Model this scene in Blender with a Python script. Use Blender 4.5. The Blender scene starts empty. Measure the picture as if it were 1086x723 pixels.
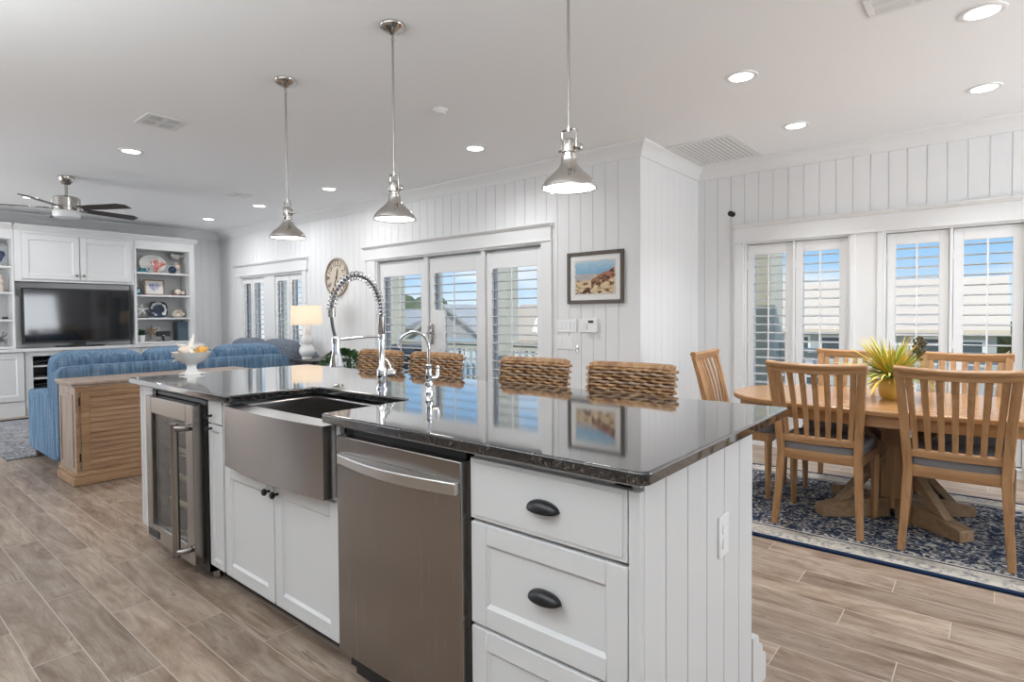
import bpy, bmesh, math, random
from math import sin, cos, pi, radians, sqrt, atan2
from mathutils import Vector, Matrix, noise
random.seed(7)
SC = bpy.context.scene
COL = SC.collection

# ---------------------------------------------------------------- camera, sky, sun, big lights, exposure
CAM_YAW, CAM_PITCH, CAM_ROLL = 0.6947, -0.0246, -0.0068
cd = bpy.data.cameras.new('camera'); cam = bpy.data.objects.new('camera', cd); COL.objects.link(cam)
_F = Vector((-sin(CAM_YAW)*cos(CAM_PITCH), cos(CAM_YAW)*cos(CAM_PITCH), sin(CAM_PITCH)))
_R = Vector((cos(CAM_YAW), sin(CAM_YAW), 0)); _U = _R.cross(_F)
_R2 = cos(CAM_ROLL)*_R + sin(CAM_ROLL)*_U; _U2 = -sin(CAM_ROLL)*_R + cos(CAM_ROLL)*_U
_M = Matrix((( _R2.x, _U2.x, -_F.x, 0), (_R2.y, _U2.y, -_F.y, 0), (_R2.z, _U2.z, -_F.z, 0), (0, 0, 0, 1)))
cam.matrix_world = Matrix.Translation((0, 0, 1.245)) @ _M
cd.sensor_width = 36; cd.lens = 611.374/1086*36; cd.shift_y = -(361.5-350.05)/1086
cd.clip_start = 0.05; cd.clip_end = 400
SC.camera = cam
SC.view_settings.view_transform = 'Standard'; SC.view_settings.look = 'None'
SC.view_settings.gamma = 1; SC.view_settings.use_curve_mapping = False
SC.view_settings.exposure = 0.0

SUN_W = 3.7
WIN_RIGHT_W, FILL_KITCHEN_W, FILL_LIVING_W, CEIL_FILL_W = 100, 1, 170, 170
DOWN_W, DOWN_DINING_W, DOWN_LIVING_W, DOWN_GLOW = 9.5, 8.5, 9.5, 7.0

W = bpy.data.worlds.new('world'); SC.world = W; W.use_nodes = True
nt = W.node_tree; nt.nodes.clear()
def wn(t, **k):
    n = nt.nodes.new(t)
    for a, b in k.items(): setattr(n, a, b)
    return n
_tc = wn('ShaderNodeTexCoord'); _sep = wn('ShaderNodeSeparateXYZ'); nt.links.new(_tc.outputs['Generated'], _sep.inputs[0])
_r = wn('ShaderNodeValToRGB'); nt.links.new(_sep.outputs['Z'], _r.inputs[0])
_e = _r.color_ramp.elements; _e[0].position = 0.0; _e[0].color = (.72, .83, .93, 1); _e[1].position = .55; _e[1].color = (.16, .40, .85, 1)
_x = _r.color_ramp.elements.new(.09); _x.color = (.36, .62, .94, 1)
_mp = wn('ShaderNodeMapping'); _mp.inputs['Scale'].default_value = (1, 1, 3.2); nt.links.new(_tc.outputs['Generated'], _mp.inputs[0])
_n = wn('ShaderNodeTexNoise'); _n.inputs['Scale'].default_value = 3.3; _n.inputs['Detail'].default_value = 7; _n.inputs['Roughness'].default_value = .55
nt.links.new(_mp.outputs[0], _n.inputs['Vector'])
_cr = wn('ShaderNodeValToRGB'); _cr.color_ramp.elements[0].position = .47; _cr.color_ramp.elements[1].position = .66; nt.links.new(_n.outputs['Fac'], _cr.inputs[0])
_mx = wn('ShaderNodeMixRGB'); _mx.inputs['Color2'].default_value = (.92, .93, .96, 1)
nt.links.new(_cr.outputs['Color'], _mx.inputs['Fac']); nt.links.new(_r.outputs['Color'], _mx.inputs['Color1'])
_bg = wn('ShaderNodeBackground'); _bg.inputs['Strength'].default_value = 1.15; nt.links.new(_mx.outputs[0], _bg.inputs['Color'])
_o = wn('ShaderNodeOutputWorld'); nt.links.new(_bg.outputs[0], _o.inputs['Surface'])

def add_light(name, kind, energy, color=(1, 1, 1), loc=(0, 0, 0), aim=None, parent=None, **k):
    l = bpy.data.lights.new(name, kind); l.energy = energy; l.color = color
    for a, b in k.items(): setattr(l, a, b)
    o = bpy.data.objects.new(name, l); COL.objects.link(o); o.location = loc
    if aim: o.rotation_euler = Vector(aim).to_track_quat('-Z', 'Y').to_euler()
    if parent: o.parent = parent
    return o
add_light('sunlight', 'SUN', SUN_W, (1, .95, .87), (0, -10, 20), aim=(-.5, .62, -.72), angle=.01)
# daylight from the right-hand window; the kitchen and living-room lamps are added unseen fill,
# all tilted upwards to brighten the ceiling
add_light('daylight_right', 'AREA', WIN_RIGHT_W, (.90, .95, 1), (3.17, 3.95, 1.4), aim=(-1, 0, .4), shape='RECTANGLE', size=1.7, size_y=1.3)
add_light('fill_kitchen', 'AREA', FILL_KITCHEN_W, (1, .98, .95), (0.6, -2.97, 1.55), aim=(0, 1, .9), shape='RECTANGLE', size=2.6, size_y=1.1)
add_light('fill_living', 'AREA', FILL_LIVING_W, (.92, .96, 1), (-8.2, -2.97, 1.35), aim=(-.4, 1, .4), shape='RECTANGLE', size=3.0, size_y=1.7)

# added fill light behind the camera, facing up to brighten the ceiling
add_light('ceiling_fill', 'AREA', CEIL_FILL_W, (.90, .96, 1), (-.9, -.85, 1.8), aim=(0, 0, 1), shape='RECTANGLE', size=5.5, size_y=1.4)

# ---------------------------------------------------------------- helpers: materials
def mat(name, col, rough=.5, metal=0., spec=.5, coat=0., emit=None, estr=0.):
    m = bpy.data.materials.new(name); m.use_nodes = True
    b = m.node_tree.nodes['Principled BSDF']
    b.inputs['Base Color'].default_value = (*col, 1); b.inputs['Roughness'].default_value = rough
    b.inputs['Metallic'].default_value = metal; b.inputs['Specular IOR Level'].default_value = spec
    if coat: b.inputs['Coat Weight'].default_value = coat; b.inputs['Coat IOR'].default_value = 1.55; b.inputs['Coat Roughness'].default_value = .05
    if emit: b.inputs['Emission Color'].default_value = (*emit, 1); b.inputs['Emission Strength'].default_value = estr
    return m
class NT:
    def __init__(s, m): s.m = m; s.t = m.node_tree; s.b = s.t.nodes['Principled BSDF']
    def n(s, t, **k):
        x = s.t.nodes.new(t)
        for a, b in k.items():
            if a.startswith('_'): x.inputs[a[1:].replace('_', ' ')].default_value = b
            else: setattr(x, a, b)
        return x
    def l(s, a, b): s.t.links.new(a, b)
    def coords(s, scale=(1, 1, 1), rot=(0, 0, 0), kind='Object'):
        c = s.n('ShaderNodeTexCoord'); p = s.n('ShaderNodeMapping'); p.inputs['Scale'].default_value = scale; p.inputs['Rotation'].default_value = rot
        s.l(c.outputs[kind], p.inputs[0]); return p.outputs[0]
    def noise(s, vec, scale, detail=4, rough=.5, dist=0.):
        x = s.n('ShaderNodeTexNoise'); x.inputs['Scale'].default_value = scale; x.inputs['Detail'].default_value = detail
        x.inputs['Roughness'].default_value = rough; x.inputs['Distortion'].default_value = dist; s.l(vec, x.inputs['Vector']); return x.outputs['Fac']
    def ramp(s, fac, stops):
        r = s.n('ShaderNodeValToRGB'); e = r.color_ramp.elements
        while len(e) < len(stops): e.new(.5)
        for i, (p, c) in enumerate(stops): e[i].position = p; e[i].color = (*c, 1)
        s.l(fac, r.inputs[0]); return r.outputs['Color']
    def mix(s, fac, a, b, mode='MIX'):
        x = s.n('ShaderNodeMixRGB', blend_type=mode)
        for i, v in ((0, fac), (1, a), (2, b)):
            if hasattr(v, 'is_output'): s.l(v, x.inputs[i])
            elif i == 0: x.inputs[0].default_value = v
            else: x.inputs[i].default_value = (*v, 1)
        return x.outputs[0]
    def bump(s, h, strength=.3, dist=.01):
        x = s.n('ShaderNodeBump'); x.inputs['Strength'].default_value = strength; x.inputs['Distance'].default_value = dist
        s.l(h, x.inputs['Height']); s.l(x.outputs[0], s.b.inputs['Normal'])
    def base(s, c): s.l(c, s.b.inputs['Base Color'])

WHITE = mat('white_paint', (.80, .80, .795), .42)
WALLW = mat('wall_white_paint', (.80, .80, .80), .5)
CEIL = mat('ceiling_white', (.90, .905, .91), .85, spec=.2)
CABW = mat('cabinet_white', (.66, .66, .655), .38)
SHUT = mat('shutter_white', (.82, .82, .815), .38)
LOUV_SHADED = mat('louver_shaded_white', (.58, .57, .55), .5)  # white slats made greyer: their backlit shade is put into the colour
PLASTIC = mat('white_plastic', (.80, .80, .79), .3)
BLACK = mat('black_metal', (.012, .012, .014), .32)
BLACKP = mat('black_plastic', (.012, .012, .013), .45)
DARKHOLE = mat('dark_cavity', (.03, .03, .03), .8)
NICKEL = mat('polished_nickel', (.58, .555, .525), .09, 1)
BNICKEL = mat('brushed_nickel', (.44, .425, .40), .25, 1)
CHROME = mat('chrome', (.80, .81, .83), .06, 1)
GREYHOSE = mat('grey_hose', (.12, .12, .13), .35, .5)
SCREEN = mat('tv_screen', (.006, .006, .008), .06, spec=.5)
CERAMIC = mat('white_ceramic', (.86, .855, .83), .16, coat=.4)
ACRYLIC = mat('clear_acrylic', (.75, .73, .70), .08)
PAPER = mat('paper_white', (.84, .83, .81), .7)
GLOW = mat('lamp_glow', (1, 1, 1), .5, emit=(1, .98, .94), estr=DOWN_GLOW)
PGLOW = mat('pendant_glow', (1, 1, 1), .5, emit=(1, .97, .92), estr=2.2)
SEATG = mat('charcoal_fabric', (.19, .185, .195), .9, spec=.2)
SHELLP = mat('shell_pink', (.78, .66, .58), .55)
SHELLW = mat('shell_white', (.80, .77, .72), .6)
SHELLO = mat('shell_orange', (.80, .42, .10), .5)
CORALW = mat('coral_cream', (.72, .64, .55), .75)
CORALR = mat('coral_red', (.62, .13, .09), .6)
TEAL = mat('teal_glaze', (.02, .20, .27), .35)
NAVY = mat('navy_glaze', (.012, .030, .075), .25)
TANS = mat('tan_starfish', (.52, .33, .19), .8)
BROWN = mat('brown_shell', (.26, .15, .09), .6)
GREEN = mat('leaf_green', (.05, .13, .04), .55)
DKGREEN = mat('dark_leaf', (.015, .06, .025), .5)
ESPRESSO = mat('espresso_wood', (.028, .017, .014), .35)
EBONY = mat('black_lacquer', (.015, .014, .014), .25)
GOLD = mat('mustard_glaze', (.62, .37, .07), .35)
YELLOW = mat('yellow_petal', (.72, .52, .10), .6)
LIME = mat('lime_leaf', (.34, .42, .08), .55)
DARKBLOOM = mat('dark_bloom', (.055, .045, .02), .7)
DECK = mat('deck_grey', (.42, .41, .39), .7)
ROOFT = mat('roof_tan', (.50, .41, .32), .9)
ROOFC = mat('roof_cream', (.72, .60, .48), .9)
ROOFG = mat('roof_grey', (.36, .36, .36), .9)
SIDING = mat('siding_grey', (.42, .44, .45), .8)
SIDINGB = mat('siding_blue', (.33, .42, .48), .8)
PORCH = mat('porch_sage', (.46, .42, .31), .7)
PORCHL = mat('porch_light', (.58, .56, .48), .7)
WGLASS = mat('window_dark', (.06, .08, .09), .08)
FRAMEBR = mat('frame_brown', (.085, .062, .045), .4)
FRAMELT = mat('frame_driftwood', (.30, .20, .14), .6)
BOOK = mat('slate_blue_cover', (.06, .10, .13), .5)

def glass_mat():
    m = bpy.data.materials.new('clear_glass'); m.use_nodes = True; t = m.node_tree; t.nodes.clear()
    tr = t.nodes.new('ShaderNodeBsdfTransparent'); gl = t.nodes.new('ShaderNodeBsdfGlossy'); gl.inputs['Roughness'].default_value = .02
    lw = t.nodes.new('ShaderNodeLayerWeight'); pw = t.nodes.new('ShaderNodeMath'); pw.operation = 'POWER'; pw.inputs[1].default_value = 5; t.links.new(lw.outputs['Facing'], pw.inputs[0])
    f = t.nodes.new('ShaderNodeMath'); f.operation = 'MULTIPLY_ADD'; f.inputs[1].default_value = .9; f.inputs[2].default_value = .03; t.links.new(pw.outputs[0], f.inputs[0]); mx = t.nodes.new('ShaderNodeMixShader'); o = t.nodes.new('ShaderNodeOutputMaterial')
    tr.inputs['Color'].default_value = (.96, .98, .98, 1)
    t.links.new(f.outputs[0], mx.inputs[0]); t.links.new(tr.outputs[0], mx.inputs[1]); t.links.new(gl.outputs[0], mx.inputs[2]); t.links.new(mx.outputs[0], o.inputs[0])
    return m
GLASS = glass_mat()
def shade_mat():
    m = bpy.data.materials.new('linen_lampshade'); m.use_nodes = True; t = m.node_tree; t.nodes.clear()
    d = t.nodes.new('ShaderNodeBsdfDiffuse'); d.inputs[0].default_value = (.85, .78, .68, 1); tl = t.nodes.new('ShaderNodeBsdfTranslucent'); tl.inputs[0].default_value = (.9, .80, .66, 1)
    mx = t.nodes.new('ShaderNodeMixShader'); mx.inputs[0].default_value = .45; o = t.nodes.new('ShaderNodeOutputMaterial')
    t.links.new(d.outputs[0], mx.inputs[1]); t.links.new(tl.outputs[0], mx.inputs[2]); t.links.new(mx.outputs[0], o.inputs[0]); return m
LSHADE = shade_mat()

def wood_mat(name, c_dark, c_mid, c_light, rough=.45, axis='z', scale=1.):
    m = mat(name, c_mid, rough); k = NT(m)
    sc = {'x': (2.5, 26, 26), 'y': (26, 2.5, 26), 'z': (26, 26, 2.5)}[axis]
    v = k.coords(tuple(a*scale for a in sc)); f = k.noise(v, 1.0, 6, .6, .6)
    c = k.ramp(f, [(.28, c_dark), (.5, c_mid), (.72, c_light)]); k.base(c); k.bump(f, .08, .004); return m
OAK = wood_mat('honey_oak_upright', (.25, .125, .047), (.385, .205, .088), (.47, .27, .125))
OAKX = wood_mat('honey_oak_level', (.25, .125, .047), (.385, .205, .088), (.47, .27, .125), axis='x')
TABLEW = wood_mat('table_oak', (.32, .165, .068), (.375, .20, .088), (.42, .235, .108), .2, 'x')
PINE = wood_mat('louvred_pine', (.24, .13, .062), (.36, .215, .115), (.45, .285, .16), .5, 'y')
PINEG = wood_mat('greyed_pine_side', (.26, .19, .145), (.36, .27, .21), (.44, .34, .27), .45, 'z')

def steel_mat(name, col, rough, sc):
    m = mat(name, col, rough, 1); k = NT(m); f = k.noise(k.coords(sc), 1, 3, .6)
    r = k.n('ShaderNodeMapRange'); r.inputs['To Min'].default_value = rough-.05; r.inputs['To Max'].default_value = rough+.07
    k.l(f, r.inputs[0]); k.l(r.outputs[0], k.b.inputs['Roughness']); k.bump(f, .012, .002); return m
STEEL = steel_mat('brushed_steel_upright', (.33, .305, .285), .24, (500, 500, 3))
STEELX = steel_mat('brushed_steel_level', (.43, .415, .405), .22, (3, 500, 500))

def granite_mat():
    m = mat('black_granite', (.02, .02, .02), .05, spec=.5, coat=1.); k = NT(m); v = k.coords()
    vo = k.n('ShaderNodeTexVoronoi'); vo.inputs['Scale'].default_value = 150; k.l(v, vo.inputs['Vector'])
    n1 = k.noise(v, 90, 5, .7); n2 = k.noise(v, 260, 3, .6)
    c1 = k.ramp(n1, [(.42, (.004, .0045, .006)), (.55, (.016, .017, .020)), (.68, (.13, .125, .115))])
    c2 = k.ramp(n2, [(.55, (0, 0, 0)), (.68, (.15, .13, .10))])
    c3 = k.mix(.7, c1, c2, 'ADD'); c4 = k.mix(.18, c3, vo.outputs['Color'], 'MULTIPLY'); k.base(c4)
    rr = k.ramp(n2, [(.35, (.035,)*3), (.75, (.10,)*3)]); k.l(rr, k.b.inputs['Roughness']); return m
GRANITE = granite_mat()

def floor_mat():
    m = mat('wood_look_tile', (.4, .3, .22), .38, spec=.4); k = NT(m); v0 = k.coords(); s0 = k.n('ShaderNodeSeparateXYZ'); k.l(v0, s0.inputs[0])
    def mth(op, a, b=None):
        x = k.n('ShaderNodeMath', operation=op); k.l(a, x.inputs[0])
        if b is not None: x.inputs[1].default_value = b
        return x.outputs[0]
    hsh = mth('FRACT', mth('MULTIPLY', mth('FLOOR', mth('DIVIDE', s0.outputs['Y'], .152)), .618034)); sh_ = mth('MULTIPLY', hsh, .92)
    ad = k.n('ShaderNodeMath', operation='ADD'); k.l(s0.outputs['X'], ad.inputs[0]); k.l(sh_, ad.inputs[1])
    cb = k.n('ShaderNodeCombineXYZ'); k.l(ad.outputs[0], cb.inputs[0]); k.l(s0.outputs['Y'], cb.inputs[1]); v = cb.outputs[0]
    def brick(c1, c2, mo):
        b = k.n('ShaderNodeTexBrick'); b.offset = 0; b.offset_frequency = 1; b.inputs['Scale'].default_value = 1
        b.inputs['Brick Width'].default_value = .92; b.inputs['Row Height'].default_value = .152; b.inputs['Mortar Size'].default_value = .0018
        b.inputs['Mortar Smooth'].default_value = .1; b.inputs['Bias'].default_value = 0
        b.inputs['Color1'].default_value = (*c1, 1); b.inputs['Color2'].default_value = (*c2, 1); b.inputs['Mortar'].default_value = (*mo, 1); k.l(v, b.inputs['Vector']); return b
    b = brick((0, 0, 0), (1, 1, 1), (.5, .5, .5))
    sep = k.n('ShaderNodeSeparateXYZ'); k.l(v, sep.inputs[0])
    off = k.n('ShaderNodeMath', operation='MULTIPLY'); off.inputs[1].default_value = 13.7; k.l(b.outputs['Color'], off.inputs[0])
    def grain(sx, sy, detail, dist, ro=.6):
        mp = k.n('ShaderNodeMapping'); mp.inputs['Scale'].default_value = (sx, sy, 1); k.l(v, mp.inputs[0])
        x = k.n('ShaderNodeTexNoise', noise_dimensions='4D'); x.inputs['Scale'].default_value = 1; x.inputs['Detail'].default_value = detail; x.inputs['Roughness'].default_value = ro
        x.inputs['Distortion'].default_value = dist; k.l(mp.outputs[0], x.inputs['Vector']); k.l(off.outputs[0], x.inputs['W']); return x.outputs['Fac']
    g1 = grain(1.8, 8, 6, 1.8, .65); g2 = grain(4, 60, 4, .4); g3 = grain(.8, 11, 3, 2.0, .5)
    c = k.ramp(g1, [(.28, (.15, .095, .062)), (.44, (.315, .235, .178)), (.58, (.455, .368, .295)), (.78, (.575, .49, .415))])
    c = k.mix(k.ramp(g2, [(.32, (.34,)*3), (.60, (0, 0, 0))]), c, (.17, .115, .08))
    crack = k.ramp(g3, [(.478, (0, 0, 0)), (.494, (.8,)*3), (.508, (0, 0, 0))])
    crack = k.mix(1., crack, k.ramp(g1, [(.50, (.15,)*3), (.60, (1,)*3)]), 'MULTIPLY'); c = k.mix(crack, c, (.12, .075, .05))
    tint = k.ramp(b.outputs['Color'], [(0, (.72, .70, .68)), (1, (1.02, 1.0, .98))]); c = k.mix(1., c, tint, 'MULTIPLY')
    c = k.mix(b.outputs['Fac'], c, (.50, .44, .38)); k.base(c)
    h = k.n('ShaderNodeMath', operation='SUBTRACT'); k.l(g2, h.inputs[0]); k.l(b.outputs['Fac'], h.inputs[1]); k.bump(h.outputs[0], .10, .003)
    return m
FLOOR = floor_mat()

def denim_mat(name, a, b, c, sc=(48, 48, 3)):
    m = mat(name, b, .92, spec=.15); k = NT(m); f = k.noise(k.coords(sc), 1, 4, .65); f2 = k.noise(k.coords((9, 9, 160)), 1, 2, .5)
    col = k.ramp(f, [(.30, a), (.5, b), (.70, c)]); col = k.mix(.22, col, k.ramp(f2, [(.3, a), (.7, c)])); k.base(col); k.bump(f, .15, .004); return m
DENIM = denim_mat('blue_stripe_denim', (.050, .110, .195), (.115, .205, .320), (.290, .390, .490))
GREYFAB = denim_mat('grey_tweed', (.06, .075, .105), (.13, .15, .19), (.25, .275, .32), (60, 60, 60))

def rug_mat(name, w, l, field, motif, cream, edge, band=.26):
    m = mat(name, field, .95, spec=.1); k = NT(m); v = k.coords(); sep = k.n('ShaderNodeSeparateXYZ'); k.l(v, sep.inputs[0])
    def edge_dist(sock, half):
        a = k.n('ShaderNodeMath', operation='ABSOLUTE'); k.l(sock, a.inputs[0]); s = k.n('ShaderNodeMath', operation='SUBTRACT'); s.inputs[0].default_value = half; k.l(a.outputs[0], s.inputs[1]); return s.outputs[0]
    mn = k.n('ShaderNodeMath', operation='MINIMUM'); k.l(edge_dist(sep.outputs['X'], w/2), mn.inputs[0]); k.l(edge_dist(sep.outputs['Y'], l/2), mn.inputs[1]); d = mn.outputs[0]
    n1 = k.noise(v, 22, 3, .6, 1.8); n2 = k.noise(v, 42, 3, .6); n3 = k.noise(v, 7, 3, .5)
    vo = k.n('ShaderNodeTexVoronoi'); vo.inputs['Scale'].default_value = 10; vo.inputs['Randomness'].default_value = .45; k.l(v, vo.inputs['Vector'])
    ring = k.ramp(vo.outputs['Distance'], [(.10, (1,)*3), (.17, (0,)*3), (.30, (0,)*3), (.36, (.85,)*3), (.44, (0,)*3)])
    spot = k.ramp(n1, [(.50, (0,)*3), (.60, (1,)*3)]); mk = k.mix(.8, ring, spot, 'ADD')
    mk = k.mix(1, mk, k.ramp(n2, [(.36, (.1,)*3), (.55, (1,)*3)]), 'MULTIPLY')
    fcol = k.mix(k.ramp(n3, [(.4, (0,)*3), (.65, (.5,)*3)]), field, tuple(x*2.1+.01 for x in field)); fcol = k.mix(mk, fcol, motif)
    vb = k.n('ShaderNodeTexVoronoi'); vb.inputs['Scale'].default_value = 5.5; vb.inputs['Randomness'].default_value = .25; k.l(v, vb.inputs['Vector'])
    bm = k.ramp(vb.outputs['Distance'], [(.16, (.0,)*3), (.22, (.75,)*3), (.34, (.1,)*3), (.42, (.55,)*3), (.5, (0,)*3)])
    bm = k.mix(1, bm, k.ramp(n1, [(.42, (0,)*3), (.55, (1,)*3)]), 'MULTIPLY')
    bcol = k.mix(bm, k.mix(k.ramp(n2, [(.4, (0,)*3), (.7, (.35,)*3)]), cream, tuple(x*.55 for x in cream)), tuple(x*1.7 for x in field))
    def step(lo, hi, a, b):
        r = k.n('ShaderNodeMath', operation='GREATER_THAN'); r.inputs[1].default_value = lo; k.l(d, r.inputs[0]); return k.mix(r.outputs[0], a, b)
    c = step(.032, 0, edge, bcol); c = step(band-.06, 0, c, tuple(x*1.2 for x in field)); c = step(band-.045, 0, c, cream); c = step(band-.03, 0, c, fcol); k.base(c)
    k.bump(n2, .3, .004); return m

# ---------------------------------------------------------------- helpers: meshes
class MB:
    def __init__(s): s.v = []; s.f = []; s.mi = []; s.cur = 0
    def add(s, vs, fs, M=None):
        o = len(s.v)
        s.v += [tuple(M @ Vector(p)) for p in vs] if M is not None else [tuple(p) for p in vs]
        s.f += [tuple(i+o for i in f) for f in fs]; s.mi += [s.cur]*len(fs); return s
    def box(s, x0, x1, y0, y1, z0, z1, M=None):
        return s.add([(x0, y0, z0), (x1, y0, z0), (x1, y1, z0), (x0, y1, z0), (x0, y0, z1), (x1, y0, z1), (x1, y1, z1), (x0, y1, z1)],
                     [(0, 3, 2, 1), (4, 5, 6, 7), (0, 1, 5, 4), (1, 2, 6, 5), (2, 3, 7, 6), (3, 0, 4, 7)], M)
    def prism(s, poly, a, b, axis='z', M=None):      # poly in the two other axes, extruded from a to b
        ar = sum(poly[i][0]*poly[(i+1) % len(poly)][1]-poly[(i+1) % len(poly)][0]*poly[i][1] for i in range(len(poly)))
        if ar < 0: poly = poly[::-1]
        n = len(poly)
        def P(p, t): return {'z': (p[0], p[1], t), 'y': (p[0], t, p[1]), 'x': (t, p[0], p[1])}[axis]
        vs = [P(p, a) for p in poly]+[P(p, b) for p in poly]
        fs = [tuple(range(n))[::-1], tuple(range(n, 2*n))]+[(i, (i+1) % n, n+(i+1) % n, n+i) for i in range(n)]
        if axis == 'y': fs = [f[::-1] for f in fs]
        return s.add(vs, fs, M)
    def lathe(s, prof, n=24, c=(0, 0, 0), M=None, cap=True, squash=(1, 1)):
        vs = []; fs = []; m = len(prof)
        for r, z in prof:
            for i in range(n): a = 2*pi*i/n; vs.append((c[0]+r*cos(a)*squash[0], c[1]+r*sin(a)*squash[1], c[2]+z))
        up = prof[-1][1] >= prof[0][1]
        for j in range(m-1):
            for i in range(n):
                q = (j*n+i, j*n+(i+1) % n, (j+1)*n+(i+1) % n, (j+1)*n+i); fs.append(q)
        if cap:
            if prof[0][0] > 1e-5: fs.append(tuple(range(n))[::-1])
            if prof[-1][0] > 1e-5: fs.append(tuple(range((m-1)*n, m*n)))
        return s.add(vs, fs, M)
    def cyl(s, r, z0, z1, n=20, c=(0, 0, 0), M=None): return s.lathe([(r, z0), (r, z1)], n, c, M)
    def tube(s, pts, r, n=8, closed=False, M=None, flat=1.):
        pts = [Vector(p) for p in pts]; N = len(pts); R = r if isinstance(r, (list, tuple)) else [r]*N
        T = []
        for i in range(N):
            a = pts[(i-1) % N] if (closed or i > 0) else pts[i]; b = pts[(i+1) % N] if (closed or i < N-1) else pts[i]
            t = b-a; T.append(t.normalized() if t.length > 1e-9 else Vector((0, 0, 1)))
        u = T[0].orthogonal().normalized() if abs(T[0].z) > .9 else Vector((0, 0, 1)).cross(T[0]).normalized()
        vs = []; fs = []
        for i in range(N):
            if i: 
                q = T[i-1].rotation_difference(T[i]); u = (q @ u)
            u = (u-T[i]*u.dot(T[i])).normalized(); w = T[i].cross(u)
            for j in range(n): a = 2*pi*j/n; vs.append(pts[i]+u*cos(a)*R[i]+w*sin(a)*R[i]*flat)
        L = N if closed else N-1
        for i in range(L):
            for j in range(n): fs.append((i*n+j, i*n+(j+1) % n, ((i+1) % N)*n+(j+1) % n, ((i+1) % N)*n+j))
        if not closed: fs.append(tuple(range(n))[::-1]); fs.append(tuple(range((N-1)*n, N*n)))
        return s.add(vs, fs, M)
    def ball(s, c, r, n=12, m=8, sc=(1, 1, 1), M=None):
        vs = [(c[0], c[1], c[2]-r*sc[2])]; fs = []
        for j in range(1, m):
            t = -pi/2+pi*j/m
            for i in range(n): a = 2*pi*i/n; vs.append((c[0]+r*sc[0]*cos(t)*cos(a), c[1]+r*sc[1]*cos(t)*sin(a), c[2]+r*sc[2]*sin(t)))
        vs.append((c[0], c[1], c[2]+r*sc[2])); e = len(vs)-1
        for i in range(n): fs.append((0, 1+(i+1) % n, 1+i)); fs.append((e, 1+(m-2)*n+i, 1+(m-2)*n+(i+1) % n))
        for j in range(m-2):
            for i in range(n): fs.append((1+j*n+i, 1+j*n+(i+1) % n, 1+(j+1)*n+(i+1) % n, 1+(j+1)*n+i))
        return s.add(vs, fs, M)
    def grid(s, fn, nu, nv, flip=False):
        vs = [fn(i/nu, j/nv) for j in range(nv+1) for i in range(nu+1)]
        fs = [(j*(nu+1)+i, j*(nu+1)+i+1, (j+1)*(nu+1)+i+1, (j+1)*(nu+1)+i) for j in range(nv) for i in range(nu)]
        return s.add(vs, [f[::-1] for f in fs] if flip else fs)
    def cushion(s, x0, x1, y0, y1, z0, z1, p=.16, nu=10, M=None, puff=0.):   # a rounded pillow-like block (superellipsoid)
        cx, cy, cz = (x0+x1)/2, (y0+y1)/2, (z0+z1)/2; hx, hy, hz = (x1-x0)/2, (y1-y0)/2, (z1-z0)/2
        vs = []; fs = []; nn = nu; idx = {}
        def V(a, b, c):
            d = Vector((a, b, c)); l = (abs(a)**(1/p)+abs(b)**(1/p)+abs(c)**(1/p))**p
            d /= max(l, 1e-9); return (cx+d.x*hx, cy+d.y*hy, cz+d.z*hz)
        for ax in range(3):
            for sg in (-1, 1):
                for j in range(nn):
                    for i in range(nn):
                        q = []
                        for di, dj in ((0, 0), (1, 0), (1, 1), (0, 1)):
                            a = -1+2*(i+di)/nn; b = -1+2*(j+dj)/nn; pt = [0, 0, 0]; pt[ax] = sg; pt[(ax+1) % 3] = a; pt[(ax+2) % 3] = b
                            key = tuple(round(t, 5) for t in pt)
                            if key not in idx: idx[key] = len(vs); vs.append(V(*pt))
                            q.append(idx[key])
                        fs.append(tuple(q) if sg > 0 else tuple(q[::-1]))
        return s.add(vs, fs, M)
    def mesh(s, name, mats, smooth=True, angle=38):
        me = bpy.data.meshes.new(name); me.from_pydata(s.v, [], s.f); 
        for m in (mats if isinstance(mats, (list, tuple)) else [mats]): me.materials.append(m)
        if max(s.mi, default=0): me.polygons.foreach_set('material_index', s.mi)
        if smooth: me.shade_smooth(); me.set_sharp_from_angle(angle=radians(angle))
        me.update(); return me
    def build(s, name, mats, parent=None, loc=None, bevel=0, seg=2, smooth=True, angle=38, sub=0):
        o = bpy.data.objects.new(name, s.mesh(name, mats, smooth, angle)); COL.objects.link(o)
        if loc is not None: o.location = loc
        if parent is not None: o.parent = parent
        if bevel:
            b = o.modifiers.new('bevel', 'BEVEL'); b.width = bevel; b.segments = seg; b.limit_method = 'ANGLE'; b.angle_limit = radians(40); b.harden_normals = False
        if sub: q = o.modifiers.new('sub', 'SUBSURF'); q.levels = q.render_levels = sub
        return o
def tag(o, label=None, cat=None, group=None, kind=None):
    if label: o['label'] = label
    if cat: o['category'] = cat
    if group: o['group'] = group
    if kind: o['kind'] = kind
    return o
def thing(name, label, cat, loc=(0, 0, 0), rz=0., group=None):
    o = bpy.data.objects.new(name, None); COL.objects.link(o); o.location = loc; o.rotation_euler = (0, 0, rz); o.empty_display_size = .1
    return tag(o, label, cat, group)
def struct(o): o['kind'] = 'structure'; return o
def sroot(name, loc=(0, 0, 0)):
    o = bpy.data.objects.new(name, None); COL.objects.link(o); o.location = loc; return struct(o)
def dup(root, loc, rz=0., label=None, group=None):
    def cp(o, par):
        c = o.copy(); COL.objects.link(c); c.parent = par
        for ch in o.children: cp(ch, c)
        return c
    r = root.copy(); COL.objects.link(r); r.location = loc; r.rotation_euler = (0, 0, rz)
    for ch in root.children: cp(ch, r)
    if label: r['label'] = label
    if group: r['group'] = group
    return r
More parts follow.
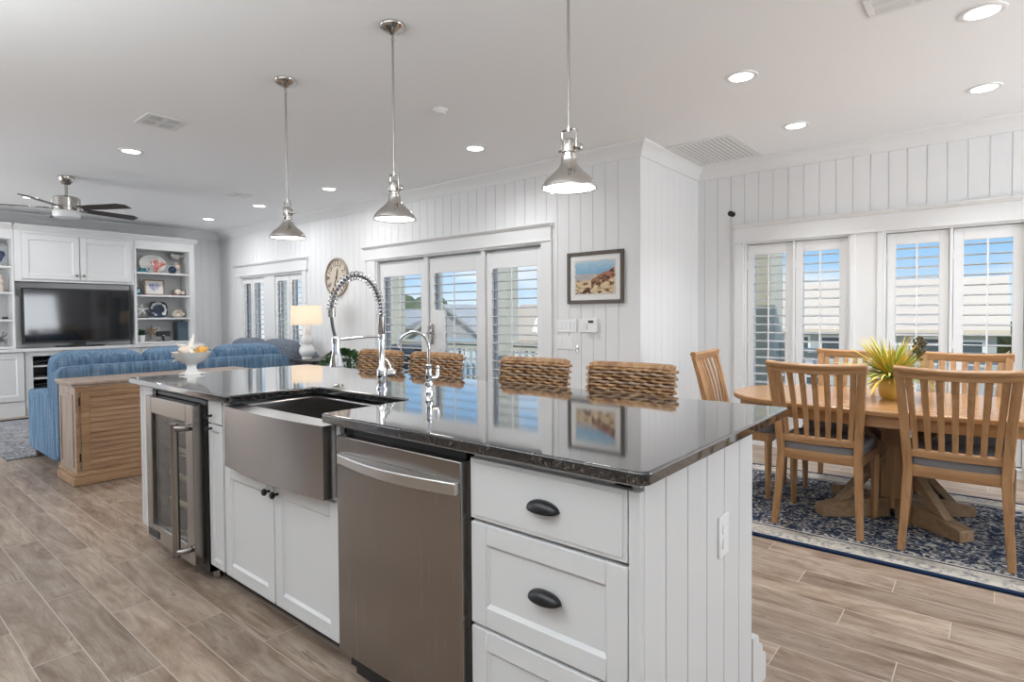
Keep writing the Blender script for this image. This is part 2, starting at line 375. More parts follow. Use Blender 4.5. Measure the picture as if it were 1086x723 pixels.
def text_mesh(txt, size, depth=.001):
    c = bpy.data.curves.new('t', 'FONT'); c.body = txt; c.size = size; c.extrude = depth; c.align_x = 'CENTER'; c.align_y = 'CENTER'
    o = bpy.data.objects.new('t', c); COL.objects.link(o); dg = bpy.context.evaluated_depsgraph_get(); me = bpy.data.meshes.new_from_object(o.evaluated_get(dg))
    vs = [tuple(v.co) for v in me.vertices]; fs = [tuple(p.vertices) for p in me.polygons]
    bpy.data.objects.remove(o); bpy.data.curves.remove(c); bpy.data.meshes.remove(me); return vs, fs
def arc(c, r, a0, a1, n): return [(c[0]+r*cos(a0+(a1-a0)*i/n), c[1]+r*sin(a0+(a1-a0)*i/n)) for i in range(n+1)]
def rrect(x0, x1, y0, y1, r, n=5):
    return arc((x1-r, y1-r), r, 0, pi/2, n)+arc((x0+r, y1-r), r, pi/2, pi, n)+arc((x0+r, y0+r), r, pi, 1.5*pi, n)+arc((x1-r, y0+r), r, 1.5*pi, 2*pi, n)

# ---------------------------------------------------------------- the room
XT, XJ, YB, YD, H, XR, YF = -10.27, -2.29, 4.45, 5.69, 2.70, 3.2, -3.0
def rect_minus(a0, a1, z0, z1, ops):
    xs = sorted({a0, a1, *[min(max(v, a0), a1) for o in ops for v in o[:2]]}); out = []
    for l, r in zip(xs, xs[1:]):
        if r-l < 1e-5: continue
        segs = [(z0, z1)]
        for o in ops:
            if o[0] <= l+1e-6 and o[1] >= r-1e-6:
                ns = []
                for a, b in segs:
                    if o[2] > a: ns.append((a, min(b, o[2])))
                    if o[3] < b: ns.append((max(a, o[3]), b))
                segs = [q for q in ns if q[1]-q[0] > 1e-5]
        out += [(l, r, a, b) for a, b in segs]
    return out
def wall(name, axis, c, out, a0, a1, ops=(), pitch=.129, phase=0., gap=.005, planks=True, z0=0., z1=H, T=.14, paint=None):
    # axis 'x': the wall runs along x at y=c; out=+1 means its thickness goes to +
    m = MB()
    def put(l, r, a, b, d0, d1):
        lo, hi = sorted((c+out*d0, c+out*d1))
        if axis == 'x': m.box(l, r, lo, hi, a, b)
        else: m.box(lo, hi, l, r, a, b)
    for l, r, a, b in rect_minus(a0, a1, z0, z1, ops): put(l, r, a, b, .006 if planks else 0, T)
    if planks:
        k = math.floor((a0-phase)/pitch)
        while phase+k*pitch < a1:
            l, r = max(a0, phase+k*pitch+gap/2), min(a1, phase+(k+1)*pitch-gap/2); k += 1
            if r-l < .004: continue
            for q in rect_minus(l, r, z0, z1, ops): put(*q, 0, .0065)
    return struct(m.build(name, paint or WALLW, smooth=False))
DOOR1 = (-5.90, -3.30, 0.02, 1.96); WIN1 = (-9.50, -7.60, .30, 1.90)
WIN2 = (-1.835, -.945, .06, 1.93); WIN3 = (-.705, .20, .06, 1.93)
struct(MB().box(XT-.2, XR+.2, YF-.2, YD+.2, -.12, 0).build('floor', FLOOR, smooth=False))
struct(MB().box(XT-.4, XR+.4, YF-.4, YB+.14, H, H+.12).box(XJ-.14, XR+.4, YB+.14, YD+.14, H, H+.12).build('ceiling', CEIL, smooth=False))
wall('wall_back', 'x', YB, 1, XT, XJ-.012, [DOOR1, WIN1], phase=-2.37)
wall('wall_side', 'y', XJ, -1, YB+.0005, YD+.14, phase=YB+.02, gap=.0022)
wall('wall_dining', 'x', YD, 1, XJ, XR+.14, [WIN2, WIN3], phase=-2.09)
wall('wall_left', 'y', XT, -1, YF-.14, YB+.14, phase=YB-.05, gap=.011)
wall('wall_right', 'y', XR, 1, YF-.14, YD, [(3.05, 4.85, .7, 2.1)], planks=False)
wall('wall_front', 'x', YF, -1, XT, XR, [(-.7, 1.9, 1.0, 2.1), (-9.7, -6.7, .5, 2.2)], planks=False, paint=mat('kitchen_taupe', (.20, .165, .14), .5))
CROWN = [(0, -.115), (.012, -.115), (.02, -.085), (.062, -.03), (.075, -.022), (.085, -.012), (.085, 0), (0, 0)]
def crown(name, axis, c, out, a, b, ka, kb):     # ka, kb: how far each end runs on per unit of projection (mitres)
    n = len(CROWN); vs = []
    for e, k in ((a, ka), (b, kb)):
        for d, z in CROWN: vs.append((e+k*d, c+out*d, H+z) if axis == 'x' else (c+out*d, e+k*d, H+z))
    fs = [(i, (i+1) % n, n+(i+1) % n, n+i) for i in range(n)]+[tuple(range(n)), tuple(range(n, 2*n))]
    me = MB().add(vs, fs); o = me.build(name, WHITE); b_ = bmesh.new(); b_.from_mesh(o.data); bmesh.ops.recalc_face_normals(b_, faces=b_.faces); b_.to_mesh(o.data); b_.free(); return struct(o)
crown('trim_1', 'x', YB, -1, XT, XJ, 1, 1); crown('trim_2', 'y', XJ, 1, YB, YD, -1, -1); crown('trim_3', 'x', YD, -1, XJ, XR, 1, 0); crown('trim_4', 'y', XT, 1, YF, YB, 0, -1)
def base_(name, axis, c, out, spans):
    m = MB()
    for a, b in spans:
        for d, z in ((.016, .13), (.010, .145)):
            lo, hi = sorted((c, c+out*d))
            if axis == 'x': m.box(a, b, lo, hi, 0.0005, z)
            else: m.box(lo, hi, a, b, 0.0005, z)
    return struct(m.build(name, WHITE, smooth=False))
base_('baseboard_back', 'x', YB, -1, [(XT, -6.05), (-3.19, XJ)]); base_('baseboard_side', 'y', XJ, 1, [(YB, YD)])
base_('baseboard_dining', 'x', YD, -1, [(XJ, -1.94), (-.84, -.81), (.35, XR)]); base_('baseboard_left', 'y', XT, 1, [(YF, .8), (3.84, YB)])

# headers and casings round the openings
def header(name, x0, x1, y, z0, z1):
    m = MB().box(x0+.02, x1-.02, y-.028, y, z0, z1-.028).box(x0+.012, x1-.012, y-.036, y, z0-.004, z0+.016)
    m.prism([(y, z1), (y-.062, z1), (y-.062, z1-.010), (y-.040, z1-.034), (y, z1-.034)], x0, x1, 'x')
    return struct(m.build(name, WHITE, bevel=.003))
header('trim_5', -6.13, -3.19, YB, 1.955, 2.125); header('trim_6', -9.68, -7.45, YB, 1.92, 2.105); header('trim_7', -1.94, .46, YD, 1.93, 2.105)
def casing(name, y, posts, z0, z1, d=.024):
    m = MB()
    for a, b in posts: m.box(a, b, y-d, y, z0, z1)
    return struct(m.build(name, WHITE, bevel=.003))
casing('trim_8', YB, [(-6.06, -5.90), (-3.325, -3.205)], 0, 1.955); casing('trim_9', YB, [(-9.62, -9.5), (-7.6, -7.5)], .2, 1.92)
casing('trim_10', YD, [(-1.925, -1.835), (-.945, -.905), (-.745, -.705), (.20, .29)], 0, 1.93)
struct(MB().box(-.905, -.745, YD-.012, YD, 0, 1.93).build('trim_11', WHITE))
struct(MB().box(-9.66, -7.47, YB-.05, YB+.02, .275, .30).box(-9.62, -7.5, YB-.02, YB, .19, .275).build('trim_12', WHITE))

LOUV_TILT = radians(4)
def shutter(parent, x0, x1, z0, z1, y, pitch, stile=.05, top=.10, bot=.12, tilt=LOUV_TILT, cut=None, depth=.082, zt=None):
    """plantation shutter panel in the plane y (front face), parts under parent"""
    fr = MB(); t = .028; zt = zt if zt is not None else z1-top
    fr.box(x0, x0+stile, y, y+t, z0, z1).box(x1-stile, x1, y, y+t, z0, z1).box(x0+stile, x1-stile, y, y+t, zt, z1).box(x0+stile, x1-stile, y, y+t, z0, z0+bot)
    if cut: fr.box(x0+stile, cut[0], y, y+t, z0+bot, cut[1])
    p = fr.build('shutter_panel', SHUT, parent, bevel=.003)
    lv = MB(); n = int((zt-z0-bot)/pitch); zz = [zt-pitch*(i+.45) for i in range(n)]
    for z in zz:
        a = x0+stile+.002
        if cut and z < cut[1]+.03: a = cut[0]+.002
        b = x1-stile-.002
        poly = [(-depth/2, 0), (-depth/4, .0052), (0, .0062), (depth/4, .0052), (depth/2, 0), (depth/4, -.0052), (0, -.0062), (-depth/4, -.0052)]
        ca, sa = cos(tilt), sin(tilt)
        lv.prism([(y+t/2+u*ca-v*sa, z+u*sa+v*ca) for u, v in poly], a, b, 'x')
    lv.build('louvers', LOUV_SHADED, p)
    xr = (x0+x1)/2 if not cut else x0+stile+(x1-x0-2*stile)*.53
    MB().box(xr-.006, xr+.006, y-.032, y-.022, zz[-1]-.02, zz[0]+.03).build('tilt_rod', SHUT, p)
    hg = MB()
    for zh in (z0+.2, (z0+z1)/2, z1-.2): hg.box(x0-.004, x0+.012, y-.006, y, zh-.035, zh+.035)
    hg.build('hinge', SHUT, p)
    return p
def glazed(parent, x0, x1, z0, z1, y, fw=.06):
    m = MB().box(x0, x0+fw, y, y+.04, z0, z1).box(x1-fw, x1, y, y+.04, z0, z1).box(x0+fw, x1-fw, y, y+.04, z1-fw, z1).box(x0+fw, x1-fw, y, y+.04, z0, z0+fw)
    f = m.build('sash', WHITE, parent, bevel=.003)
    MB().box(x0+fw, x1-fw, y+.016, y+.022, z0+fw, z1-fw).build('glass_pane', GLASS, f, smooth=False)
# three-panel french door in the back wall
d = sroot('door_1')
MB().box(-5.90, -5.875, YB-.01, YB+.14, .02, 1.96).box(-3.325, -3.30, YB-.01, YB+.14, .02, 1.96).box(-5.875, -3.325, YB-.01, YB+.14, 1.93, 1.96)\
    .box(-5.02, -4.965, YB+.002, YB+.13, .02, 1.93).box(-4.135, -4.085, YB+.002, YB+.13, .02, 1.93).box(-5.875, -3.325, YB+.0, YB+.14, .005, .03).build('door_frame', WHITE, d, bevel=.004)
for i, (a, b) in enumerate(((-5.87, -5.025), (-4.96, -4.14), (-4.08, -3.33))):
    glazed(d, a, b, .035, 1.925, YB+.088, .075)
    shutter(d, a+.006, b-.006, .05, 1.905, YB+.03, .091, stile=.078, zt=1.735, bot=.16, cut=(a+.26, 1.32) if i == 1 else None)
hd = MB().box(-4.945, -4.895, YB-.004, YB+.03, .93, 1.16).build('door_handle', BNICKEL, d, bevel=.008)
MB().tube([(-4.92, YB-.002, 1.06), (-4.92, YB-.05, 1.06), (-4.83, YB-.055, 1.06), (-4.80, YB-.05, 1.05)], .010, 8).build('lever', BNICKEL, hd)
MB().cyl(.016, 0, .03, 12, M=Matrix.Translation((-4.92, YB-.002, 1.12)) @ Matrix.Rotation(pi/2, 4, 'X')).build('deadbolt', BNICKEL, hd)
def window(name, op, y, panels, pitch, zt, tilts, mull=()):
    w = sroot(name); x0, x1, z0, z1 = op
    m = MB().box(x0, x0+.02, y-.005, y+.14, z0, z1).box(x1-.02, x1, y-.005, y+.14, z0, z1).box(x0+.02, x1-.02, y-.005, y+.14, z1-.02, z1).box(x0+.02, x1-.02, y-.005, y+.14, z0, z0+.02)
    for a, b in mull: m.box(a, b, y+.0, y+.13, z0+.02, z1-.02)
    m.build('window_frame', WHITE, w, bevel=.003)
    for (a, b), tl in zip(panels, tilts):
        glazed(w, a, b, z0+.022, z1-.022, y+.088, .05)
        shutter(w, a+.002, b-.002, z0+.03, z1-.025, y+.022, pitch, stile=.062 if b-a > .32 else .05, zt=zt, bot=.15, tilt=tl)
    return w
window('window_1', WIN1, YB, [(-9.478, -9.165), (-9.155, -8.74), (-8.43, -8.025), (-8.015, -7.622)], .078, 1.80, (LOUV_TILT,)*4, [(-8.74, -8.43)])
window('window_2', WIN2, YD, [(-1.812, -1.41), (-1.385, -.967)], .078, 1.81, (radians(9), radians(7)), [(-1.408, -1.387)])
window('window_3', WIN3, YD, [(-.682, -.265), (-.24, .178)], .078, 1.81, (radians(14), radians(2)), [(-.263, -.242)])

# ---------------------------------------------------------------- the island
def shaker(m, x0, x1, z0, z1, y, t=.02, rail=.055, rec=.009):
    """shaker front whose face is at y (facing -y)"""
    m.box(x0, x0+rail, y, y+t, z0, z1).box(x1-rail, x1, y, y+t, z0, z1).box(x0+rail, x1-rail, y, y+t, z1-rail, z1).box(x0+rail, x1-rail, y, y+t, z0, z0+rail)
    a0, a1, b0, b1 = x0+rail, x1-rail, z0+rail, z1-rail; e = .008
    m.box(a0, a1, y+rec, y+t, b0, b1)
    o = [(a0, b0), (a1, b0), (a1, b1), (a0, b1)]; i = [(a0+e, b0+e), (a1-e, b0+e), (a1-e, b1-e), (a0+e, b1-e)]
    for k in range(4):
        j = (k+1) % 4; m.add([(o[k][0], y+.003, o[k][1]), (o[j][0], y+.003, o[j][1]), (i[j][0], y+rec-.0005, i[j][1]), (i[k][0], y+rec-.0005, i[k][1])], [(0, 1, 2, 3)])
    return m
YFF = 1.135
def knob(parent, x, z, y=YFF, r=.0145):
    M = Matrix.Translation((x, y, z)) @ Matrix.Rotation(pi/2, 4, 'X')
    return MB().lathe([(.006, 0), (.005, .012), (r*.75, .016), (r, .022), (r*.9, .029), (r*.45, .033), (0, .034)], 16, M=M).build('knob', BLACK, parent)
isl = thing('kitchen_island', 'white beadboard island base with planked end panel under the black granite worktop', 'kitchen island', (-2.1, 1.5, 0))
IL = Vector((-2.1, 1.5, 0))
def ib(m): 
    m.v = [(a-IL.x, b-IL.y, c-IL.z) for a, b, c in m.v]; return m
m = MB()
ys = [YFF+.0205, 1.263, 1.39, 1.518, 1.648, 1.775, 1.90]
m.box(-.66, -.592, YFF+.021, 1.898, .10, .8825)
for a, b in zip(ys, ys[1:]): m.box(-.592, -.585, a+(.0028 if a > 1.2 else 0), b-.0028, .005, .8825)
m.box(-.66, -.592, YFF+.06, 1.898, .005, .10)
ib(m).build('end_panel', CABW, isl, smooth=False)
m = MB().box(-3.64, -.60, 1.89, 1.905, .01, .874); k = -3.64
while k < -.64: m.box(k+.002, min(k+.125, -.6), 1.905, 1.912, .01, .874); k += .127
ib(m).build('back_panel', CABW, isl, smooth=False)
ib(MB().prism([(1.908, .002), (2.045, .002), (2.045, .085), (2.03, .10), (2.01, .105), (2.01, .13), (1.995, .145), (1.97, .15), (1.97, .175), (1.955, .19), (1.908, .195)], -3.64, -.583, 'x')).build('stepped_baseboard', CABW, isl)
m = MB().box(-3.64, -3.45, YFF, 1.89, .10, .8825).box(-3.62, -3.47, YFF+.05, 1.89, .01, .10); shaker(m, -3.64, -3.45, .10, .8825, YFF-.004, .006, .03)
ib(m).build('end_stile', CABW, isl, bevel=.002)
ib(MB().box(-3.45, -2.62, YFF+.001, YFF+.03, .869, .8828)).build('top_rail', CABW, isl, smooth=False)
ib(MB().box(-1.745, -.585, YFF+.001, YFF+.021, .869, .8828)).build('top_rail', CABW, isl, smooth=False)
ib(MB().box(-3.45, -.60, YFF+.09, YFF+.10, .003, .098)).build('toe_kick', BLACKP, isl, smooth=False)

TOPX0, TOPX1, TOPY0, TOPY1, ZT = -3.70, -.550, 1.092, 2.19, .915
CUT = (-2.475, -1.772, 1.505)
def worktop_poly():
    r = .018; P = []
    P += arc((TOPX1-r, TOPY1-r), r, 0, pi/2, 4)+arc((TOPX0+r, TOPY1-r), r, pi/2, pi, 4)+arc((TOPX0+r, TOPY0+r), r, pi, 1.5*pi, 4)
    P += arc((CUT[0]-r, TOPY0+r), r, 1.5*pi, 2*pi, 4)+[(CUT[0], CUT[2]-.03)]+[(CUT[0]+.03-.03*cos(t), CUT[2]-.03+.03*sin(t)) for t in (.5, 1.0, 1.57)]
    P += [(CUT[1]-.03+.03*sin(t), CUT[2]-.03+.03*cos(t)) for t in (0, .5, 1.0, 1.57)]
    P += arc((CUT[1]+r, TOPY0+r), r, pi, 1.5*pi, 4)+arc((TOPX1-.03, TOPY0+.03), .03, 1.5*pi, 2*pi, 5)
    return P
tag(MB().prism(worktop_poly(), .8835, ZT, 'z').build('worktop', GRANITE, bevel=.006, seg=3), 'polished black granite worktop with a sink cutout covering the whole island', 'worktop')

# sink cabinet
sc = thing('sink_cabinet', 'white two-door cabinet under the steel apron sink', 'cabinet', (-2.18, 1.5, 0))
SL = Vector((-2.18, 1.5, 0))
def sh(m, L): m.v = [(a-L.x, b-L.y, c-L.z) for a, b, c in m.v]; return m
sh(MB().box(-2.622, -1.722, YFF+.021, 1.885, .10, .60).box(-2.622, -1.722, YFF+.012, YFF+.022, .598, .618).box(-2.622, -2.503, YFF+.002, YFF+.022, .6, .869).box(-1.745, -1.722, YFF+.002, YFF+.022, .6, .869), SL).build('carcass', CABW, sc, bevel=.002)
for a, b, kx in ((-2.612, -2.184, -2.212), (-2.176, -1.738, -2.148)):
    dd = sh(shaker(MB(), a, b, .103, .596, YFF), SL).build('door', CABW, sc, bevel=.0025); kb = knob(dd, kx, .553); kb.location = -SL
# drawers
dc = thing('drawer_cabinet', 'white three-drawer cabinet with black cup pulls at the near end of the island', 'cabinet', (-.85, 1.5, 0)); DL = Vector((-.85, 1.5, 0))
sh(MB().box(-1.104, -.662, YFF+.022, 1.885, .10, .874).box(-.614, -.585, YFF, YFF+.02, .005, .858).box(-.662, -.614, YFF+.021, YFF+.06, .1, .874), DL).build('carcass', CABW, dc, bevel=.002)
def cup_pull(parent, x, z):
    w, h, dp = .048, .028, .026; m = MB()
    def fn(u, v):       # half-dome cup, open below
        a = pi*u; b = pi/2*v; k = sin(a)**.75 if 0 < u < 1 else 0.
        return (x-w*cos(a), YFF-.001-dp*k*cos(b)**.7 if v < 1 else YFF-.001, z-.014+.006*(1-k)*(1-v)+h*k*sin(b))
    m.grid(fn, 20, 8)
    o = m.build('cup_pull', BLACK, parent); s = o.modifiers.new('solid', 'SOLIDIFY'); s.thickness = .003; s.offset = 0; o.location = -DL; return o
zs = [.858, .693, .683, .403, .393, .112]
m = MB().box(-1.098, -.617, YFF, YFF+.021, zs[1], zs[0]); m.box(-1.088, -.627, YFF-.003, YFF, zs[1]+.01, zs[0]-.01)
d0 = sh(m, DL).build('drawer', CABW, dc, bevel=.003); cup_pull(d0, -.846, .776)
for i, (a, b) in enumerate(((2, 3), (4, 5))):
    dr = sh(shaker(MB(), -1.098, -.617, zs[b], zs[a], YFF, .021), DL).build('drawer', CABW, dc, bevel=.0025); cup_pull(dr, -.843, .552 if i == 0 else .262)
# narrow pull-out
pc = thing('pullout_cabinet', 'narrow white pull-out cabinet between the wine fridge and the apron sink', 'cabinet', (-2.70, 1.5, 0)); PL = Vector((-2.70, 1.5, 0))
sh(MB().box(-2.775, -2.628, YFF+.021, 1.885, .10, .874), PL).build('carcass', CABW, pc)
dd = sh(shaker(MB(), -2.772, -2.631, .105, .76, YFF, .02, .03), PL).build('door', CABW, pc, bevel=.002); kb = knob(dd, -2.735, .742, r=.011); kb.location = -PL
dd = sh(MB().box(-2.772, -2.631, YFF, YFF+.02, .766, .868), PL).build('drawer', CABW, pc, bevel=.002); kb = knob(dd, -2.735, .80, r=.011); kb.location = -PL
# dishwasher
dw = thing('dishwasher', 'stainless steel dishwasher with a bowed bar handle beside the drawers', 'dishwasher', (-1.41, 1.5, 0)); WL = Vector((-1.41, 1.5, 0))
sh(MB().box(-1.714, -1.112, YFF+.03, 1.88, .03, .868).box(-1.70, -1.125, YFF+.012, YFF+.04, .845, .868), WL).build('tub_body', BLACKP, dw, smooth=False)
sh(MB().box(-1.708, -1.114, YFF-.022, YFF+.028, .105, .846), WL).build('door', STEEL, dw, bevel=.004)
pts = [(-1.685+.565*t, YFF-.038-.034*sin(pi*t)) for t in [i/40 for i in range(41)]]
hm = MB().prism([(-1.685, YFF-.0205)]+pts+[(-1.12, YFF-.0205)], .754, .790, 'z')
sh(hm, WL).build('handle', mat('handle_steel', (.60, .59, .58), .32, 1), dw, bevel=.005, seg=3)
sh(MB().box(-1.69, -1.13, YFF+.035, YFF+.05, .005, .10), WL).build('kick_plate', BLACKP, dw, smooth=False)
# wine fridge
wf = thing('wine_fridge', 'stainless wine fridge with a glass door at the far end of the island', 'wine fridge', (-3.12, 1.5, 0)); FL = Vector((-3.12, 1.5, 0))
m = MB().box(-3.44, -2.785, 1.865, 1.88, .06, .862).box(-3.44, -3.425, 1.14, 1.865, .06, .862).box(-2.80, -2.785, 1.14, 1.865, .06, .862).box(-3.425, -2.80, 1.14, 1.865, .06, .075).box(-3.425, -2.80, 1.14, 1.865, .845, .862)
sh(m, FL).build('case', BLACKP, wf, smooth=False)
fx0, fx1, fz0, fz1, fy = -3.425, -2.825, .092, .842, 1.088
m = MB().box(fx0, fx0+.075, fy, fy+.045, fz0, fz1).box(fx1-.085, fx1, fy, fy+.045, fz0, fz1).box(fx0+.075, fx1-.085, fy, fy+.045, fz1-.085, fz1).box(fx0+.075, fx1-.085, fy, fy+.045, fz0, fz0+.085)
fd = sh(m, FL).build('door', STEEL, wf, bevel=.003)
sh(MB().box(fx0+.075, fx1-.085, fy+.012, fy+.018, fz0+.085, fz1-.085), FL).build('glass_pane', GLASS, fd, smooth=False)
sh(MB().tube([(fx1-.045, fy-.002, .735), (fx1-.047, fy-.040, .737), (fx1-.06, fy-.052, .738)], .015, 12).tube([(fx1-.045, fy-.002, .165), (fx1-.047, fy-.040, .163), (fx1-.06, fy-.052, .162)], .015, 12).tube([(fx1-.068, fy-.055, .14), (fx1-.068, fy-.055, .76)], .0175, 16), FL).build('handle', STEEL, fd)
sh(MB().box(fx0+.02, fx0+.16, fy-.003, fy, fz0+.02, fz0+.058), FL).build('badge', BLACKP, fd, bevel=.002)
SHELFW = wood_mat('wine_shelf_wood', (.16, .11, .065), (.26, .19, .12), (.34, .26, .17), .5, 'x')
for a, b in ((-2.845, -2.785), (-3.44, -3.41)): sh(MB().box(a, b, fy+.046, 1.165, .06, .862), FL).build('gasket', BLACKP, wf, smooth=False)
for z in (.26, .40, .54, .68): 
    s_ = sh(MB().box(-3.42, -2.805, 1.17, 1.84, z, z+.008), FL).build('shelf', BNICKEL, wf, smooth=False); sh(MB().box(-3.41, -2.85, 1.19, 1.205, z-.006, z+.022), FL).build('shelf_front', SHELFW, s_, smooth=False)
for xx in (-3.38, -2.85): sh(MB().cyl(.02, .002, .06, 12, (xx, 1.20, 0)), FL).build('leveling_foot', BNICKEL, wf)
# apron sink
sk = thing('farmhouse_sink', 'stainless steel farmhouse sink with a bowed apron front', 'sink', (-2.18, 1.3, .75)); KL = Vector((-2.18, 1.3, .75))
ax0, ax1, az0, az1 = -2.498, -1.748, .618, .8735
def apron_y(t): return YFF-.048-.020*(1-(2*t-1)**2)
m = MB(); N = 24
def ap(u, v):
    return (ax0+(ax1-ax0)*u, apron_y(u), az0+(az1-az0)*v)
m.grid(ap, N, 1)
m.grid(lambda u, v: (ax0+(ax1-ax0)*u, apron_y(u)+(1.165-apron_y(u))*v, az1), N, 1)
m.grid(lambda u, v: (ax0+(ax1-ax0)*u, apron_y(u)+(1.165-apron_y(u))*v, az0), N, 1, True)
for x, fl in ((ax0, True), (ax1, False)): m.add([(x, apron_y(0), az0), (x, 1.165, az0), (x, 1.165, az1), (x, apron_y(0), az1)], [(3, 2, 1, 0) if fl else (0, 1, 2, 3)])
m.add([(ax0, 1.165, az0), (ax1, 1.165, az0), (ax1, 1.165, az1), (ax0, 1.165, az1)], [(3, 2, 1, 0)])
sh(m, KL).build('apron', STEELX, sk, bevel=.006, seg=3)
bx0, bx1, by0, by1, bz = -2.455, -1.80, 1.17, 1.49, .665
m = MB(); t = .012
m.box(bx0-t, bx1+t, by0-.004, by1+t, bz-t, bz).box(bx0-t, bx0, by0-.004, by1+t, bz, .874).box(bx1, bx1+t, by0-.004, by1+t, bz, .874).box(bx0, bx1, by1, by1+t, bz, .874)
sh(m, KL).build('basin', STEELX, sk, bevel=.008, seg=3)
sh(MB().lathe([(.045, 0), (.045, .004), (.03, .004), (.028, .001), (0, .001)], 20, (-2.14, 1.36, bz)), KL).build('drain', CHROME, sk)

# faucets
fa = thing('kitchen_faucet', 'tall chrome faucet with a coiled spring spout behind the sink', 'faucet', (-2.155, 1.65, ZT+.0005))
MB().lathe([(.030, 0), (.030, .006), (.023, .010), (.022, .045), (.024, .05), (.024, .085), (.018, .098), (.0135, .105), (.0130, .25)], 24).build('body', CHROME, fa)
MB().lathe([(.0135, .245), (.0155, .25), (.0155, .33), (.0135, .332)], 20).build('riser_sleeve', BNICKEL, fa)
P = Vector
path = []
for y, z in ((0, .30), (-.002, .36), (-.012, .41), (-.035, .458), (-.075, .497), (-.12, .512), (-.165, .505), (-.205, .478), (-.237, .435), (-.255, .39), (-.26, .345), (-.255, .29), (-.24, .235)): path.append(P((0, y, z)))
def smooth_path(pts, n=6):
    out = []
    for i in range(len(pts)-1):
        p0 = pts[max(i-1, 0)]; p1 = pts[i]; p2 = pts[i+1]; p3 = pts[min(i+2, len(pts)-1)]
        for k in range(n):
            t = k/n; out.append(.5*((2*p1)+(p2-p0)*t+(2*p0-5*p1+4*p2-p3)*t*t+(3*p1-p0-3*p2+p3)*t**3))
    out.append(pts[-1]); return out
sp = smooth_path(path, 8)
MB().tube(sp, .0068, 10).build('hose', GREYHOSE, fa)
cum = [0]
for a, b in zip(sp, sp[1:]): cum.append(cum[-1]+(b-a).length)
def at_len(s):
    for i in range(len(sp)-1):
        if cum[i+1] >= s: 
            t = (s-cum[i])/(cum[i+1]-cum[i]); return sp[i].lerp(sp[i+1], t), (sp[i+1]-sp[i]).normalized()
    return sp[-1], (sp[-1]-sp[-2]).normalized()
hel = []; s0, s1 = .03, cum[-1]-.12; turns = 27
for i in range(turns*10+1):
    s = s0+(s1-s0)*i/(turns*10); p, tg = at_len(s); u = P((1, 0, 0)); w = tg.cross(u); a = 2*pi*i/10; hel.append(p+(u*cos(a)+w*sin(a))*.0185)
MB().tube(hel, .0023, 6).build('spring_coil', CHROME, fa)
p, tg = at_len(s1); M = Matrix.Translation(p) @ tg.to_track_quat('Z', 'Y').to_matrix().to_4x4()
MB().cyl(.017, -.012, .022, 16, M=M).build('coil_clip', BNICKEL, fa)
e = path[-1]
MB().lathe([(.0115, .012), (.014, .004), (.016, -.03), (.0165, -.05), (.020, -.07), (.0275, -.105), (.029, -.115), (.026, -.118), (0, -.117)][::-1], 20, (0, e.y, e.z)).build('spray_head', CHROME, fa)
MB().lathe([(.0175, -.018), (.019, -.018), (.019, .006), (.0175, .006)], 18, (0, e.y, e.z)).build('holder_ring', CHROME, fa)
MB().tube([(0, 0, .238), (0, -.08, .241), (0, e.y+.016, e.z-.002)], .0058, 10).cyl(.017, .226, .250, 18).build('support_arm', CHROME, fa)
MB().cyl(.010, -.0, .012, 10, M=Matrix.Translation((-.018, e.y-.004, e.z-.06)) @ Matrix.Rotation(-pi/2, 4, 'Y')).build('spray_button', BLACKP, fa)
lv = MB().tube([(0, .01, .068), (0.0, .055, .068)], .019, 16).ball((0, .058, .068), .021, 14, 10).build('handle_hub', CHROME, fa)
MB().tube([(0, .048, .08), (0, .045, .105), (-.003, .03, .128), (-.004, .018, .135)], [.006, .006, .007, .006], 10).build('lever', CHROME, lv)
ff = thing('filter_faucet', 'small chrome gooseneck water faucet to the right of the spring faucet', 'faucet', (-1.857, 1.669, ZT+.0005))
MB().lathe([(.021, 0), (.021, .006), (.016, .012), (.013, .03), (.019, .036), (.019, .046), (.013, .05), (.013, .058), (.0165, .066), (.012, .10), (.0115, .112), (.0135, .115), (.0135, .122), (.007, .126)], 20).build('body', CHROME, ff)
gp = [P((0, 0, .12)), P((0, 0, .17)), P((0, 0, .205)), P((-.008, -.010, .24)), P((-.028, -.034, .263)), P((-.052, -.062, .262)), P((-.072, -.086, .243)), P((-.080, -.096, .215)), P((-.082, -.098, .20))]
MB().tube(smooth_path(gp, 5), .0062, 10).build('spout', CHROME, ff)
lv = MB().tube([(0, .0, .062), (.012, .035, .064)], .0085, 10).build('valve', CHROME, ff)
MB().tube([(.012, .033, .062), (.014, .040, .085), (.014, .040, .108)], [.006, .008, .006], 10).ball((.014, .040, .110), .0085, 10, 8).build('lever', CHROME, lv)
tag(MB().lathe([(.024, 0), (.024, .003), (.019, .0055), (.011, .007), (0, .007)], 20).build('air_switch', BNICKEL, loc=(-2.43, 1.60, ZT+.0005)), 'small round metal air switch button on the granite by the sink corner', 'button')

# outlet on the island end
ol = thing('outlet', 'white double outlet plate on the planked end of the island', 'outlet', (-.5845, 1.632, .618))
MB().box(0, .006, -.036, .036, -.058, .058).build('cover_plate', PLASTIC, ol, bevel=.002)
for z in (-.02, .02): MB().box(.006, .009, -.016, .016, z-.0155, z+.0155).build('socket', PLASTIC, ol, bevel=.002)

